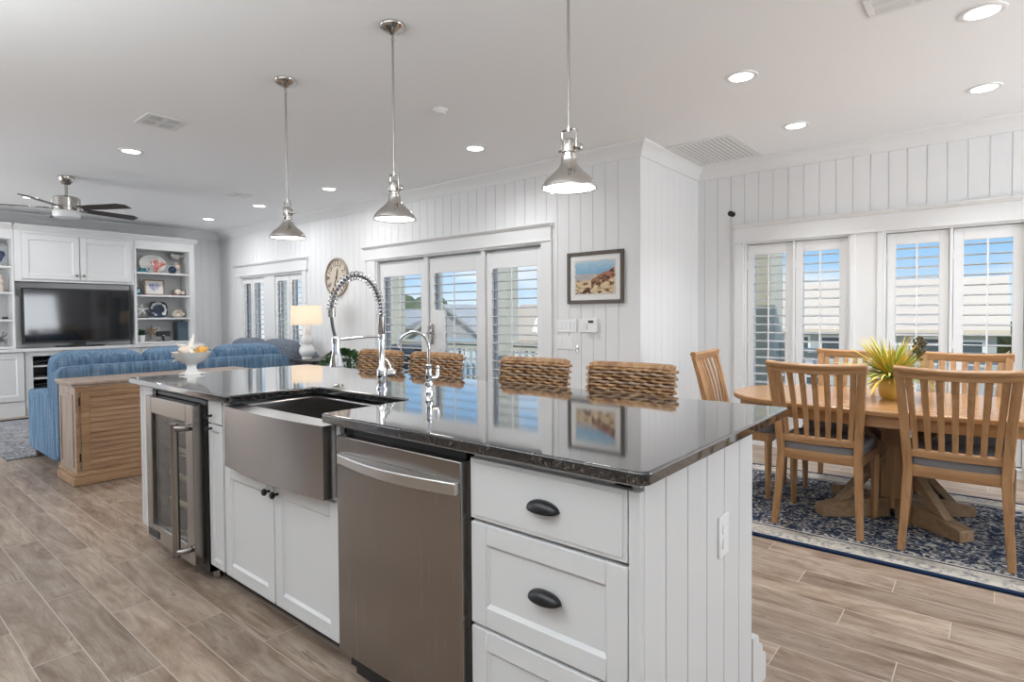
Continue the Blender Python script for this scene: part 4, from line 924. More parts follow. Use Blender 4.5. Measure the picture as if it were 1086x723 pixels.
for i in range(34):
    a = random.uniform(0, 2*pi); b = random.uniform(.1, 1.45); branches(cc, Vector((0, 0, .03)), Vector((cos(a)*cos(b)*.8, sin(a)*cos(b)*1.15, sin(b))), .055, .014, 1, .6)
cc.ball((0, 0, .035), .06, 12, 8, (.8, 1.3, .6)); on('coral_cluster', cc, CORALW, (-9.92, 3.64, S3), 'cream coral cluster at the right end of the third shelf', 'coral')
pp = thing('potted_plant', 'small dark green succulent in a white pot on the bottom shelf', 'plant', (-9.90, 3.115, S4)); MB().lathe([(.040, 0), (.048, .10), (.043, .10), (.04, .09), (0, .088)], 20).build('pot', CERAMIC, pp); m = MB(); random.seed(4)
for i in range(26):
    a = random.uniform(0, 2*pi); b = random.uniform(.2, 1.4); dv = Vector((cos(a)*cos(b), sin(a)*cos(b), sin(b))); m.tube([Vector((0, 0, .09)), Vector((0, 0, .10))+dv*.05, Vector((0, 0, .10))+dv*.095], [.006, .013, .003], 6, flat=.5)
m.build('foliage', DKGREEN, pp)
ws = thing('starfish_sculpture', 'tan wooden starfish leaning on the bottom shelf', 'ornament', (-10.02, 3.295, S4)); o = starfish(.10, .022, .02, 5, .35).build('starfish', TANS, ws, loc=(0, 0, .16)); o.rotation_euler = (pi/2, 0, pi/2); MB().tube([(0, 0, 0), (0, 0, .13)], .005, 6).lathe([(.05, 0), (.05, .012), (0, .013)], 14).build('stand', SHELLW, ws)
rd = thing('desk_speaker', 'black bar-shaped speaker on a stand on the bottom shelf', 'speaker', (-9.87, 3.40, S4)); MB().box(-.03, .03, -.094, .094, .075, .155).build('case', BLACKP, rd, bevel=.008); MB().prism([(-.02, .08), (.0, .08), (.02, 0.006), (-.01, .006)], -.01, .02, 'x', M=Matrix.Translation((0, 0, 0))).build('neck', BLACKP, rd); MB().box(-.04, .04, -.08, .085, 0, .010).build('stand_base', BLACKP, rd, bevel=.002); MB().box(.030, .031, -.015, .015, .088, .094).build('status_light', PAPER, rd)
bk = thing('photo_album', 'tall slate blue album standing at the right end of the bottom shelf', 'album', (-9.95, 3.69, S4)); MB().box(-.10, .10, -.078, .078, 0, .295).build('cover', BOOK, bk, bevel=.006); MB().box(-.098, .094, -.07, .07, .294, .2965).build('pages', PAPER, bk, smooth=False)
cl = thing('acrylic_block', 'low clear acrylic photo block behind the black speaker', 'ornament', (-10.05, 3.36, S4)); MB().box(-.01, .01, -.11, .11, .0, .03).build('base', ACRYLIC, cl); MB().box(-.004, .004, -.06, .06, .03, .22).build('panel', PAPER, cl)
# left bookcase
lf = thing('framed_shell_print', 'framed dark shell print on the top shelf of the left bookcase', 'picture frame', (-9.95, 1.47, 1.9355)); MB().box(-.01, .01, -.145, -.13, 0, .29).box(-.01, .01, .13, .145, 0, .29).box(-.01, .01, -.13, .13, 0, .015).box(-.01, .01, -.13, .13, .275, .29).build('frame', BNICKEL, lf); MB().box(-.004, .002, -.13, .13, .015, .275).build('mat_board', mat('blue_grey_paper', (.36, .38, .40), .8), lf, smooth=False); m = MB().ball((.003, .06, .16), .045, 14, 8, (.06, 1, 1.1)); m.prism([(.025, .14), (.095, .14), (.06, .055)], .002, .004, 'x'); m.build('shell_print', NAVY, lf)
cs = thing('carved_seahorse', 'cream carved shell ornament on the second shelf of the left bookcase', 'ornament', (-9.92, 1.49, 1.6005)); MB().lathe([(.05, 0), (.05, .09), (.046, .10), (0, .10)], 18).build('base', CORALW, cs); MB().ball((0, 0, .14), .055, 14, 10, (.8, 1, 1)).ball((0, .02, .20), .03, 10, 8).build('shell', SHELLP, cs)
gl = thing('sunglasses', 'dark folded sunglasses on the third shelf of the left bookcase', 'sunglasses', (-9.85, 1.50, 1.2455)); MB().tube([(0, -.07, .02), (0, -.01, .02)], .016, 8).tube([(0, .01, .02), (0, .07, .02)], .016, 8).build('lenses', BLACKP, gl); MB().tube([(0, -.07, .03), (-.1, -.05, .012)], .003, 5).tube([(0, .07, .03), (-.1, .05, .012)], .003, 5).build('temples', BLACK, gl)
jk = MB(); random.seed(8)
for i in range(12): 
    a, b = random.uniform(0, 2*pi), random.uniform(-.9, 1.3); dv = Vector((cos(a)*cos(b), sin(a)*cos(b), sin(b)))*.10; jk.tube([Vector((0, 0, .085))-dv*.8, Vector((0, 0, .085))+dv], .005, 6)
on('wire_urchin', jk, mat('pewter', (.2, .2, .2), .4, .7), (-9.90, 1.50, .905), 'spiky pewter urchin sculpture on the bottom shelf of the left bookcase', 'ornament')

# ---------------------------------------------------------------- living-room furniture
sf = thing('sofa', 'long blue striped sofa with its back to the kitchen island', 'sofa', (-6.25, 2.19, 0)); OL = Vector((-6.25, 2.19, 0))
def SO(m): return sh(m, OL)
SO(MB().cushion(-6.72, -5.74, 1.21, 3.18, .09, .46, .10)).build('base', DENIM, sf)
SO(MB().cushion(-5.93, -5.725, 1.20, 3.19, .08, .865, .055, 14)).build('back_frame', DENIM, sf)
for a, b in ((1.195, 1.40), (2.99, 3.195)): SO(MB().cushion(-6.76, -5.80, a, b, .085, .615, .055, 14)).build('arm', DENIM, sf)
for a, b in ((1.40, 1.93), (1.935, 2.46), (2.465, 2.985)): SO(MB().cushion(-6.86, -5.95, a, b, .40, .58, .16)).build('seat_cushion', DENIM, sf)
SO(MB().cushion(-6.90, -6.74, 1.23, 1.45, .30, .56, .18)).build('cushion_return', DENIM, sf)
for a, b in ((1.20, 1.875), (1.88, 2.50), (2.505, 3.165)):
    o = SO(MB().cushion(-6.14, -5.86, a, b, .55, .975, .20, 12, M=Matrix.Translation((-6, 0, .55)) @ Matrix.Rotation(radians(7), 4, 'Y') @ Matrix.Translation((6, 0, -.55)))).build('back_cushion', DENIM, sf)
for x, y in ((-5.79, 1.235), (-6.66, 1.25), (-5.80, 3.10), (-6.66, 3.10)): SO(MB().prism([(x-.022, y-.022), (x+.022, y-.022), (x+.022, y+.022), (x-.022, y+.022)], .001, .10, 'z')).build('foot', BNICKEL, sf)
# grey sofa under the window
gs = thing('loveseat', 'grey tweed loveseat under the left shuttered window', 'sofa', (-7.55, 3.95, 0)); GL_ = Vector((-7.55, 3.95, 0))
def GS(m): return sh(m, GL_)
GS(MB().cushion(-8.95, -6.98, 3.42, 4.30, .08, .45, .1)).build('base', GREYFAB, gs); GS(MB().cushion(-8.95, -6.98, 4.12, 4.34, .1, .80, .1)).build('back_frame', GREYFAB, gs)
for a, b in ((-9.08, -8.87), (-7.07, -6.88)): GS(MB().cushion(a, b, 3.40, 4.33, .08, .60, .12)).build('arm', GREYFAB, gs)
for a, b in ((-8.86, -7.97), (-7.96, -7.07)):
    GS(MB().cushion(a, b, 3.40, 4.15, .40, .56, .16)).build('seat_cushion', GREYFAB, gs); GS(MB().cushion(a, b, 3.90, 4.20, .5, .955, .34, M=None)).build('back_cushion', GREYFAB, gs)
for x, y in ((-8.9, 3.48), (-7.03, 3.48), (-8.9, 4.25), (-7.03, 4.25)): GS(MB().cyl(.022, .001, .1, 10, (x, y, 0))).build('foot', BLACK, gs)
# louvred console behind the sofa
ct = thing('console_cabinet', 'light wood cabinet with a louvred door standing behind the blue sofa', 'cabinet', (-5.44, 1.9, 0)); CL_ = Vector((-5.44, 1.9, 0))
def CT(m): return sh(m, CL_)
cx0, cx1, cy0, cy1 = -5.66, -5.215, 1.195, 2.55
m = MB().box(cx0, cx1, cy0, cy1, .09, .735); m.box(cx0+.055, cx1-.055, cy0-.006, cy0, .65, .68).box(cx0+.055, cx0+.065, cy0-.006, cy0, .14, .65).box(cx1-.065, cx1-.055, cy0-.006, cy0, .14, .65).box(cx0+.055, cx1-.055, cy0-.006, cy0, .13, .15)
CT(m).build('body', PINEG, ct, bevel=.003)
CT(MB().box(cx0-.016, cx1+.022, cy0-.024, cy1+.02, .752, .775).box(cx0-.006, cx1+.012, cy0-.012, cy1+.01, .735, .752)).build('top', PINEG, ct, bevel=.006)
CT(MB().box(cx0-.012, cx1+.022, cy0-.022, cy1+.02, .002, .065).box(cx0-.006, cx1+.012, cy0-.012, cy1+.01, .065, .095)).build('plinth', PINE, ct, bevel=.006)
for y0, y1 in ((1.225, 1.86), (1.89, 2.52)):
    X = cx1; rl = .055
    m = MB().box(X, X+.018, y0, y0+rl, .115, .70).box(X, X+.018, y1-rl, y1, .115, .70).box(X, X+.018, y0+rl, y1-rl, .66, .70).box(X, X+.018, y0+rl, y1-rl, .115, .155)
    df = CT(m).build('door', PINE, ct, bevel=.002); m = MB(); n = 13
    for i in range(n):
        z = .157+(.66-.157)*i/n; hh = (.66-.157)/n; m.prism([(X+.003, z), (X+.015, z), (X+.015, z+.008), (X+.003, z+hh*.98)], y0+rl, y1-rl, 'y')
    CT(m).build('slats', PINE, df); CT(MB().box(X+.001, X+.012, y0-.012, y0-.002, .60, .66).box(X+.001, X+.012, y0-.012, y0-.002, .18, .24)).build('hinge', BLACK, df, smooth=False)
fm = MB().box(cx1, cx1+.010, 1.195, 1.213, .095, .735).box(cx1, cx1+.010, 1.213, 2.55, .703, .735).box(cx1, cx1+.010, 1.213, 2.55, .095, .112); CT(fm).build('face_frame', PINE, ct)
# end table, lamp, planter
et = thing('end_table', 'black end table under the white gourd lamp in the corner', 'table', (-6.55, 3.98, 0)); MB().box(-.31, .36, -.26, .30, .69, .725).build('tabletop', EBONY, et, bevel=.004)
MB().box(-.28, .33, -.23, .27, .20, .225).build('lower_shelf', EBONY, et)
for x in (-.28, .33):
    for y in (-.23, .27): MB().box(x-.022, x+.022, y-.022, y+.022, .001, .69).build('leg', EBONY, et, bevel=.003)
lp = thing('table_lamp', 'white double gourd table lamp with a glowing drum shade', 'table lamp', (-6.60, 3.90, .726))
MB().cyl(.062, 0, .03, 24).build('base', ACRYLIC, lp)
MB().lathe([(.05, .03), (.075, .045), (.094, .085), (.096, .11), (.085, .15), (.060, .175), (.058, .182), (.070, .20), (.077, .235), (.070, .27), (.048, .295), (.047, .302), (.052, .33), (.042, .375), (.032, .42), (.030, .45), (0, .452)], 36).build('body', CERAMIC, lp)
MB().lathe([(.188, .425), (.182, .665)], 40, cap=False).build('lamp_shade', LSHADE, lp)
MB().tube([(0, 0, .45), (0, 0, .69)], .004, 8).ball((0, 0, .692), .011, 10, 8).build('finial', BNICKEL, lp)
add_light('lamp_bulb', 'POINT', 1.7, (1, .80, .62), (0, 0, .56), parent=lp, shadow_soft_size=.045)
pt = thing('potted_shrub', 'bushy green plant in a dark planter behind the far end of the worktop', 'plant', (-4.95, 3.33, 0))
MB().lathe([(.11, .001), (.15, .55), (.155, .60), (.14, .60), (.13, .57), (0, .565)], 24).build('planter', EBONY, pt)
m = MB(); random.seed(31)
for i in range(900):
    a = random.uniform(0, 2*pi); b = random.uniform(-.5, pi/2); r = random.uniform(.55, 1.0)**.6; c = Vector((cos(a)*cos(b)*.24*r, sin(a)*cos(b)*.24*r, .74+sin(b)*.19*r)); dv = Vector((cos(a), sin(a), random.uniform(-.2, 1))).normalized(); w = dv.cross(Vector((random.random(), random.random(), random.random()))).normalized()*.012
    m.add([c-dv*.018, c+w, c+dv*.03, c-w], [(0, 1, 2, 3)])
m.build('foliage', GREEN, pt, smooth=False)
LRUG = rug_mat('grey_pattern_rug', 2.67, 2.73, (.15, .155, .175), (.46, .45, .43), (.36, .36, .365), (.03, .033, .04), .09)
tag(MB().box(-1.45, 1.22, -1.28, 1.45, 0.001, .012).build('area_rug', LRUG, loc=(-7.86, 2.30, 0)), 'grey patterned rug in front of the blue sofa', 'rug')

# ---------------------------------------------------------------- wall things
ck = thing('wall_clock', 'round wall clock with brown numerals between the window and the french doors', 'clock', (-6.745, YB-.001, 1.775))
RM = Matrix.Rotation(pi/2, 4, 'X')
MB().lathe([(.262, 0), (.265, .012), (.258, .026), (.245, .030), (.238, .024), (.236, .015)], 48, M=RM, cap=False).build('rim', FRAMELT if False else mat('weathered_grey_wood', (.36, .30, .24), .6), ck)
MB().lathe([(.240, .010), (0, .0105)], 40, M=RM, cap=False).build('dial', mat('clock_cream', (.62, .54, .45), .7), ck)
CLOCKINK = mat('clock_brown_ink', (.13, .095, .07), .7)
for i in range(1, 13):
    vs, fs = text_mesh(str(i), .105); m = MB(); a = pi/2-2*pi*i/12; m.add(vs, fs, RM @ Matrix.Translation((.185*cos(a), .185*sin(a), .0125)) @ Matrix.Rotation(a-pi/2, 4, 'Z') @ Matrix.Diagonal((1.05, 1.1, 1, 1))); m.build('numeral', CLOCKINK, ck, smooth=False)
def hand(ang, L, w): return MB().prism([(-w*.6, -.03), (w*.6, -.03), (w, L*.6), (w*.3, L), (-w*.3, L), (-w, L*.6)], .016, .019, 'z', M=RM @ Matrix.Rotation(-ang, 4, 'Z'))
hand(radians(14), .125, .010).cyl(.012, .014, .023, 12, M=RM).build('hour_hand', BLACK, ck); hand(radians(204), .145, .007).build('minute_hand', BLACK, ck)
# beach watercolour
pic = thing('framed_picture', 'brown framed watercolour of beach dunes on the white plank wall', 'picture', (-2.732, YB-.001, 1.585)); w, h, fw_ = .292, .233, .032
m = MB().box(-w, -w+fw_, -.024, 0, -h, h).box(w-fw_, w, -.024, 0, -h, h).box(-w+fw_, w-fw_, -.024, 0, h-fw_, h).box(-w+fw_, w-fw_, -.024, 0, -h, -h+fw_); m.build('frame', FRAMEBR, pic, bevel=.004)
MB().box(-w+fw_, w-fw_, -.012, -.004, -h+fw_, h-fw_).build('mat_board', PAPER, pic, smooth=False)
def art():
    nu, nv = 90, 66; W2, H2 = .215, .158; m = MB()
    m.grid(lambda u, v: (-W2+2*W2*u, -.0128, -H2+2*H2*v), nu, nv); cols = []
    for j in range(nv+1):
        for i in range(nu+1):
            u, v = i/nu, j/nv; n = noise.noise(Vector((u*9, v*11, 0))); n2 = noise.noise(Vector((u*6+4-v*3, v*14+u*3, 3)))+.35*noise.noise(Vector((u*30, v*45, 9))); hz = .60
            ridge = .42+.52*max(0, u-.42)**.8*1.05+.03*n; c = Vector((.86, .83, .78))
            if v > hz and v > ridge: c = Vector((.50, .68, .80)).lerp(Vector((.70, .80, .85)), min(1, max(0, (v-.62)/.36+.25*n)))
            elif v > ridge: c = Vector((.80, .70, .64)).lerp(Vector((.60, .66, .70)), min(1, max(0, .5+n)))
            else:
                c = Vector((.80, .68, .52)).lerp(Vector((.90, .82, .70)), .5+.5*n)
                if u > .42 and v > ridge-.26+.15*n: c = Vector((.66, .45, .36)) if n2 > -.12 else Vector((.35, .24, .17))
                if n2 > .16 and v < .52: c = c.lerp(Vector((.54, .43, .26)), .8)
                if n2 > .36: c = c.lerp(Vector((.28, .20, .14)), .8)
                if v < .16 and u < .4 and n2 > -.05: c = Vector((.28, .18, .12))
            ed = min(u, 1-u, (v)*.8, (1-v)*.8)
            if ed < .03+.025*n2: c = Vector((.84, .83, .81))
            cols += [c.x**2.2, c.y**2.2, c.z**2.2, 1]
    mm = mat('watercolour_paint', (.8, .8, .8), .7); k = NT(mm); a = k.n('ShaderNodeVertexColor', layer_name='paint'); k.base(a.outputs['Color'])
    o = m.build('painting', mm, pic, smooth=False); ca = o.data.color_attributes.new('paint', 'FLOAT_COLOR', 'POINT'); ca.data.foreach_set('color', cols)
art()
def plate(name, label, cat, x, z, w, h, gang, extra=None):
    t = thing(name, label, cat, (x, YB-.001, z)); MB().box(-w/2, w/2, -.006, 0, -h/2, h/2).build('cover_plate', PLASTIC, t, bevel=.002)
    for i in range(gang):
        xx = (i-(gang-1)/2)*.046; r = MB().box(xx-.0165, xx+.0165, -.009, -.006, -.033, .033).build('rocker', PLASTIC, t, bevel=.0015)
    return t
plate('light_switch', 'white four-gang light switch above the other switch plate under the picture', 'light switch', -3.038, 1.153, .215, .122, 4)
plate('light_switch', 'white three-gang light switch, lower plate under the picture', 'light switch', -3.058, .993, .17, .122, 3)
plate('light_switch', 'white single switch plate touching the alarm keypad', 'light switch', -2.862, 1.153, .075, .122, 1)
al = thing('alarm_keypad', 'white alarm keypad with a small dark display under the picture', 'keypad', (-2.763, YB-.001, 1.155)); MB().box(-.058, .058, -.03, 0, -.063, .063).build('case', PLASTIC, al, bevel=.004); MB().box(-.028, .026, -.0312, -.03, .022, .046).build('display', BLACKP, al, smooth=False)
m = MB()
for i in range(4): m.box(-.044, -.036, -.0315, -.03, -.036+.014*i, -.028+.014*i)
m.build('buttons', BLACKP, al, smooth=False)
hk = thing('wall_hook', 'tiny metal hook beside the lower switch plate', 'hook', (-2.925, YB-.001, .945)); MB().box(-.008, .008, -.003, 0, -.03, .03).build('back_plate', BNICKEL, hk); MB().tube([(0, -.002, .0), (0, -.02, -.012), (0, -.032, -.022), (0, -.036, -.008)], .004, 8).build('hook', BNICKEL, hk)
hk = thing('curtain_holdback', 'small black round holdback knob high on the dining wall', 'hook', (-1.945, YD-.001, 2.215)); MB().lathe([(.026, 0), (.026, .008), (.010, .012), (.010, .05), (.024, .054), (.026, .066), (0, .07)], 16, M=RM).build('knob', BLACK, hk)

# ---------------------------------------------------------------- dining room
DRUG = rug_mat('navy_floral_rug', 2.45, 1.60, (.017, .028, .055), (.50, .47, .42), (.50, .46, .40), (.012, .025, .06), .235)
tag(MB().box(-1.225, 1.225, -.80, .80, .001, .012).build('dining_rug', DRUG, loc=(-.44, 4.135, 0)), 'navy floral rug with a cream border under the dining table', 'rug')
TZ, TC = .72, (-.45, 4.19)
dt = thing('dining_table', 'oval oak dining table on a crossed trestle pedestal', 'dining table', (*TC, .0125))
def sell(a, b, p=2.6, n=64): return [(a*math.copysign(abs(cos(2*pi*i/n))**(2/p), cos(2*pi*i/n)), b*math.copysign(abs(sin(2*pi*i/n))**(2/p), sin(2*pi*i/n))) for i in range(n)]
Z0 = .0125
MB().prism(sell(.93, .55), TZ-.032-Z0, TZ-Z0, 'z').build('tabletop', TABLEW, dt, bevel=.008, seg=3)
m = MB(); o_ = sell(.89, .51); i_ = sell(.86, .48); n = len(o_); vs = [(x, y, z) for z in (TZ-.095-Z0, TZ-.032-Z0) for x, y in o_]+[(x, y, z) for z in (TZ-.095-Z0, TZ-.032-Z0) for x, y in i_]; fs = []
for i in range(n): j = (i+1) % n; fs += [(i, j, n+j, n+i), (2*n+j, 2*n+i, 3*n+i, 3*n+j), (j, i, 2*n+i, 2*n+j)]
m.add(vs, fs).build('apron', TABLEW, dt)
MB().box(-.065, .065, -.065, .065, .05, TZ-.05-Z0).box(-.30, .30, -.05, .05, TZ-.09-Z0, TZ-.034-Z0).box(-.05, .05, -.28, .28, TZ-.09-Z0, TZ-.034-Z0).build('column', OAK, dt, bevel=.006)
DARKOAK = wood_mat('trestle_oak', (.17, .10, .05), (.26, .16, .085), (.33, .21, .12), .5, 'x')
for a in (radians(-38), radians(38), radians(180-38), radians(180+38)):
    M = Matrix.Rotation(a, 4, 'Z')
    ft = MB().prism([(.05, 0.0), (.16, .0), (.18, .0), (.30, 0), (.455, 0), (.455, .062), (.40, .075), (.28, .105), (.05, .12)], -.048, .048, 'y', M=M).build('foot', DARKOAK, dt, bevel=.005)
    MB().prism([(.285, .104), (.355, .086), (.065, .40), (.065, .33)], -.030, .030, 'y', M=M).build('brace', DARKOAK, ft, bevel=.003)
    MB().prism([(.06, .36), (.06, .43), (.30, TZ-.10-Z0), (.36, TZ-.10-Z0)], -.030, .030, 'y', M=M).build('upper_brace', DARKOAK, ft, bevel=.003)

def make_chair(label):
    """origin under the seat centre of the back; the sitter faces +y, backrest at y about 0"""
    t = thing('dining_chair', label, 'dining chair', (0, 0, .0125), 0, 'oak slat-back chairs round the dining table'); G = .0125
    def yb(z):      # back post line
        if z < .43: q = z/.43; return -.06*(1-q)**1.6+.045
        q = (z-.43)/.535; return .045-.118*q**1.25
    def hw(z):      # half width between post centres
        return .198+.022*max(0, (.43-z)/.43)**1.2 if z < .43 else .198+.036*((z-.43)/.535)**1.1
    for s in (-1, 1):
        m = MB(); zz = [0, .1, .2, .3, .38, .43, .5, .6, .7, .8, .88, .935]; R = []
        for z in zz:
            wx = .017+.004*min(1, z/.4) if z < .43 else .0205; dy = .016+.006*min(1, z/.4) if z < .43 else .021-.006*(z-.43)/.5; R.append((s*hw(z), yb(z), z, wx, dy))
        vs = []; fs = []
        for x, y, z, wx, dy in R: vs += [(x-wx, y-dy, z-G*(z < .01)*0), (x+wx, y-dy, z), (x+wx, y+dy, z), (x-wx, y+dy, z)]
        for i in range(len(R)-1):
            for j in range(4): fs.append((i*4+j, i*4+(j+1) % 4, i*4+4+(j+1) % 4, i*4+4+j))
        fs += [(3, 2, 1, 0), tuple(range(len(vs)-4, len(vs)))]; m.add(vs, fs).build('back_post', OAK, t, bevel=.004)
    def curve_rail(z0, z1, hwz, bow, th0, ext=0., roll=False):
        m = MB(); n = 14; vs = []; fs = []
        pr = [(-th0/2, z0), (th0/2, z0), (th0/2+ (.004 if roll else 0), z1-.008), (th0/4, z1), (-th0/4-(.008 if roll else 0), z1), (-th0/2-(.012 if roll else 0), z1-.010), (-th0/2-(.012 if roll else 0), z1-.024 if roll else z1-.02), (-th0/2, (z0+z1)/2-.006)]
        for i in range(n+1):
            u = -1+2*i/n; x = u*(hw(hwz)+ext); y = yb(hwz)-bow*(1-u*u)+bow*.15
            lift = .012*u*u if roll else 0
            vs += [(x, y+a, z+lift) for a, z in pr]
        k = len(pr)
        for i in range(n):
            for j in range(k): fs.append((i*k+j, (i+1)*k+j, (i+1)*k+(j+1) % k, i*k+(j+1) % k))
        fs += [tuple(range(k)), tuple(range(n*k, n*k+k))[::-1]]; return m.add(vs, fs)
    curve_rail(.898, .955, .93, .030, .026, .024, True).build('crest_rail', OAKX, t, bevel=.003)
    curve_rail(.488, .532, .51, .020, .022, -.012).build('lower_rail', OAKX, t, bevel=.003)
    for i in range(7):
        u = (i-3)/3.72; m = MB(); vs = []; fs = []; zz = [.525, .60, .70, .80, .905]
        for z in zz:
            q = (z-.525)/.38; x = u*(hw(.51)*(1-q)+hw(.93)*1.02*q); y = yb(z)-(.020*(1-q)+.030*q)*(1-u*u)+.004+.012*sin(pi*q); wx = .0125+.0035*q
            vs += [(x-wx, y-.0055, z), (x+wx, y-.0055, z), (x+wx, y+.0055, z), (x-wx, y+.0055, z)]
        for a in range(len(zz)-1):
            for j in range(4): fs.append((a*4+j, a*4+(j+1) % 4, a*4+4+(j+1) % 4, a*4+4+j))
        m.add(vs, fs).build('slat', OAK, t, bevel=.002)
    # seat frame
    sp_ = [(-.215, .045), (.215, .045), (.245, .46), (-.245, .46)]
    curve_rail(.385, .445, .42, .014, .024, .004).build('back_seat_rail', OAKX, t, bevel=.003)
    MB().prism([(-.218, .05), (-.195, .05), (-.222, .45), (-.246, .45)], .385, .440, 'z').build('side_rail', OAKX, t, bevel=.003)
    MB().prism([(.218, .05), (.195, .05), (.222, .45), (.246, .45)], .385, .440, 'z').build('side_rail', OAKX, t, bevel=.003)
    MB().box(-.235, .235, .438, .462, .385, .440).build('front_rail', OAKX, t, bevel=.003)
    m = MB().cushion(-.240, .240, .028, .485, .420, .505, .20, 12)
    m.v = [(x*(.90+.10*(y-.03)/.44), y, z) for x, y, z in m.v]; m.build('seat_cushion', SEATG, t)
    for s in (-1, 1): MB().lathe([(.0165, 0), (.0225, .20), (.026, .40)], 4, (s*.226, .438, 0), cap=True).build('front_leg', OAK, t, bevel=.003, smooth=False)
    return t
ch = make_chair('oak slat-back dining chair nearest the island, its back to the camera')
ch.location = (-.760, 3.61, .0125)
dup(ch, (-.135, 3.605, .0125), radians(1), 'oak slat-back dining chair in front of the yellow flowers, its back to the camera')
dup(ch, (-1.585, 4.24, .0125), radians(-88), 'oak slat-back dining chair at the left head of the table by the jog wall')
dup(ch, (.74, 4.22, .0125), radians(91), 'oak dining chair at the right head of the table, cut off by the photo edge')
dup(ch, (-.79, 4.92, .0125), radians(180), 'oak slat-back dining chair on the window side, left of the yellow flowers')
dup(ch, (-.14, 4.92, .0125), radians(180), 'oak slat-back dining chair on the window side, right of the yellow flowers')
# vase of yellow flowers
va = thing('flower_vase', 'mustard glazed vase of yellow and green flowers on the dining table', 'vase', (-.475, 4.20, TZ+.0005))
MB().lathe([(.04, 0), (.058, .02), (.067, .055), (.064, .09), (.05, .125), (.038, .145), (.041, .155), (.034, .15), (.032, .12), (0, .05)], 28, cap=False).build('pot', GOLD, va)
random.seed(17)
def sprays(mb, n, Lr, elev, wr, bias=None, droop=.5):
    for i in range(n):
        a = random.uniform(0, 2*pi) if bias is None else random.gauss(bias, .5); e_ = random.uniform(*elev); L = random.uniform(*Lr); d = Vector((cos(a)*cos(e_), sin(a)*cos(e_), sin(e_))); p0 = Vector((cos(a)*.015, sin(a)*.015, .135)); side_v = d.cross(Vector((0, 0, 1))).normalized(); w = random.uniform(*wr); pts = []
        for q in range(6): s = q/5; pts.append(p0+d*L*s+Vector((0, 0, -droop*L*L*2.2*s*s*(cos(e_)))))
        vs = []; 
        for q, p in enumerate(pts): ww = w*(.5+1.1*sin(pi*min(1, q/5+.12))) if q < 5 else .0005; vs += [p-side_v*ww, p+side_v*ww+Vector((0, 0, .001))]
        mb.add(vs, [(2*q, 2*q+1, 2*q+3, 2*q+2) for q in range(5)])
m = MB(); sprays(m, 230, (.16, .34), (.02, 1.2), (.003, .006), None, .45); m.build('green_leaves', LIME, va)
m = MB(); sprays(m, 170, (.18, .36), (.0, 1.15), (.003, .006), None, .45); m.build('yellow_petals', YELLOW, va)
m = MB()
for i in range(9):
    a = random.gauss(.55, .35); e_ = random.uniform(.5, 1.0); d = Vector((cos(a)*cos(e_), sin(a)*cos(e_), sin(e_))); c = Vector((0, 0, .14))+d*random.uniform(.20, .27); m.tube([Vector((0, 0, .14)), c], .002, 5)
    for q in range(10): dd = Vector((random.uniform(-1, 1), random.uniform(-1, 1), random.uniform(-1, 1))).normalized(); m.ball(c+dd*.014, .009, 6, 5)
m.build('dark_blooms', DARKBLOOM, va)

# ---------------------------------------------------------------- outside
struct(MB().box(-60, 40, 5.9, 160, -3.4, -3.3).build('ground', mat('dry_grass', (.42, .36, .18), .95), smooth=False))
struct(MB().box(-16, XJ-.15, YB+.14, 6.75, -.16, -.03).box(XJ-.15, 4, YD+.14, 7.6, -.16, -.03).build('porch_deck', DECK, smooth=False))
def porch_col(x0, x1, y0, y1, label, mt=None):
    t = thing('porch_column', label, 'column', ((x0+x1)/2, (y0+y1)/2, -.03)); w, d = (x1-x0)/2, (y1-y0)/2
    MB().box(-w, w, -d, d, 0.001, 3.0).build('shaft', mt or PORCH, t); MB().box(-w-.012, w+.012, -d-.012, d+.012, .001, .18).build('base_block', PORCHL, t); MB().box(w-.05, w+.006, -d-.006, d+.006, .18, 3.0).build('corner_board', PORCHL, t)
porch_col(-2.30, -1.94, 7.10, 7.40, 'wide sage porch column seen through the left dining shutter')
porch_col(-8.52, -8.08, 6.45, 6.7, 'sage porch column seen through the left french door panel')
porch_col(-7.28, -7.10, 6.45, 6.7, 'slim sage porch column seen through the middle french door panel')
porch_col(-5.98, -5.47, 6.45, 6.7, 'pale porch column seen through the right french door panel', PORCHL)
porch_col(-14.3, -13.8, 6.45, 6.7, 'pale porch column seen through the left half of the living room window', PORCHL)
porch_col(-12.40, -12.15, 6.45, 6.7, 'pale porch column seen through the right half of the living room window', PORCHL)
def railing(label, x0, x1, y, zt=.88):
    t = thing('porch_railing', label, 'railing', ((x0+x1)/2, y, -.03)); w = (x1-x0)/2
    MB().box(-w, w, -.045, .045, zt-.04, zt).box(-w, w, -.02, .02, zt-.12, zt-.05).build('top_rail', PORCHL, t); MB().box(-w, w, -.02, .02, .07, .13).build('bottom_rail', PORCHL, t); n = int((x1-x0)/.125)
    for i in range(n): x = -w+(i+.5)*2*w/n; MB().box(x-.019, x+.019, -.018, .018, .12, zt-.10).build('baluster', WHITE, t, smooth=False)
    for x in (-w, w): MB().box(x-.05, x+.05, -.05, .05, .001, zt+.06).build('newel_post', PORCHL, t)
railing('white porch railing outside the french doors', -11.6, -4.6, 6.6); railing('white porch railing outside the dining windows', -1.88, 2.2, 7.3)
gr = thing('barbecue_grill', 'black barbecue grill on the porch behind the left french door panel', 'grill', (-6.95, 5.85, -.03))
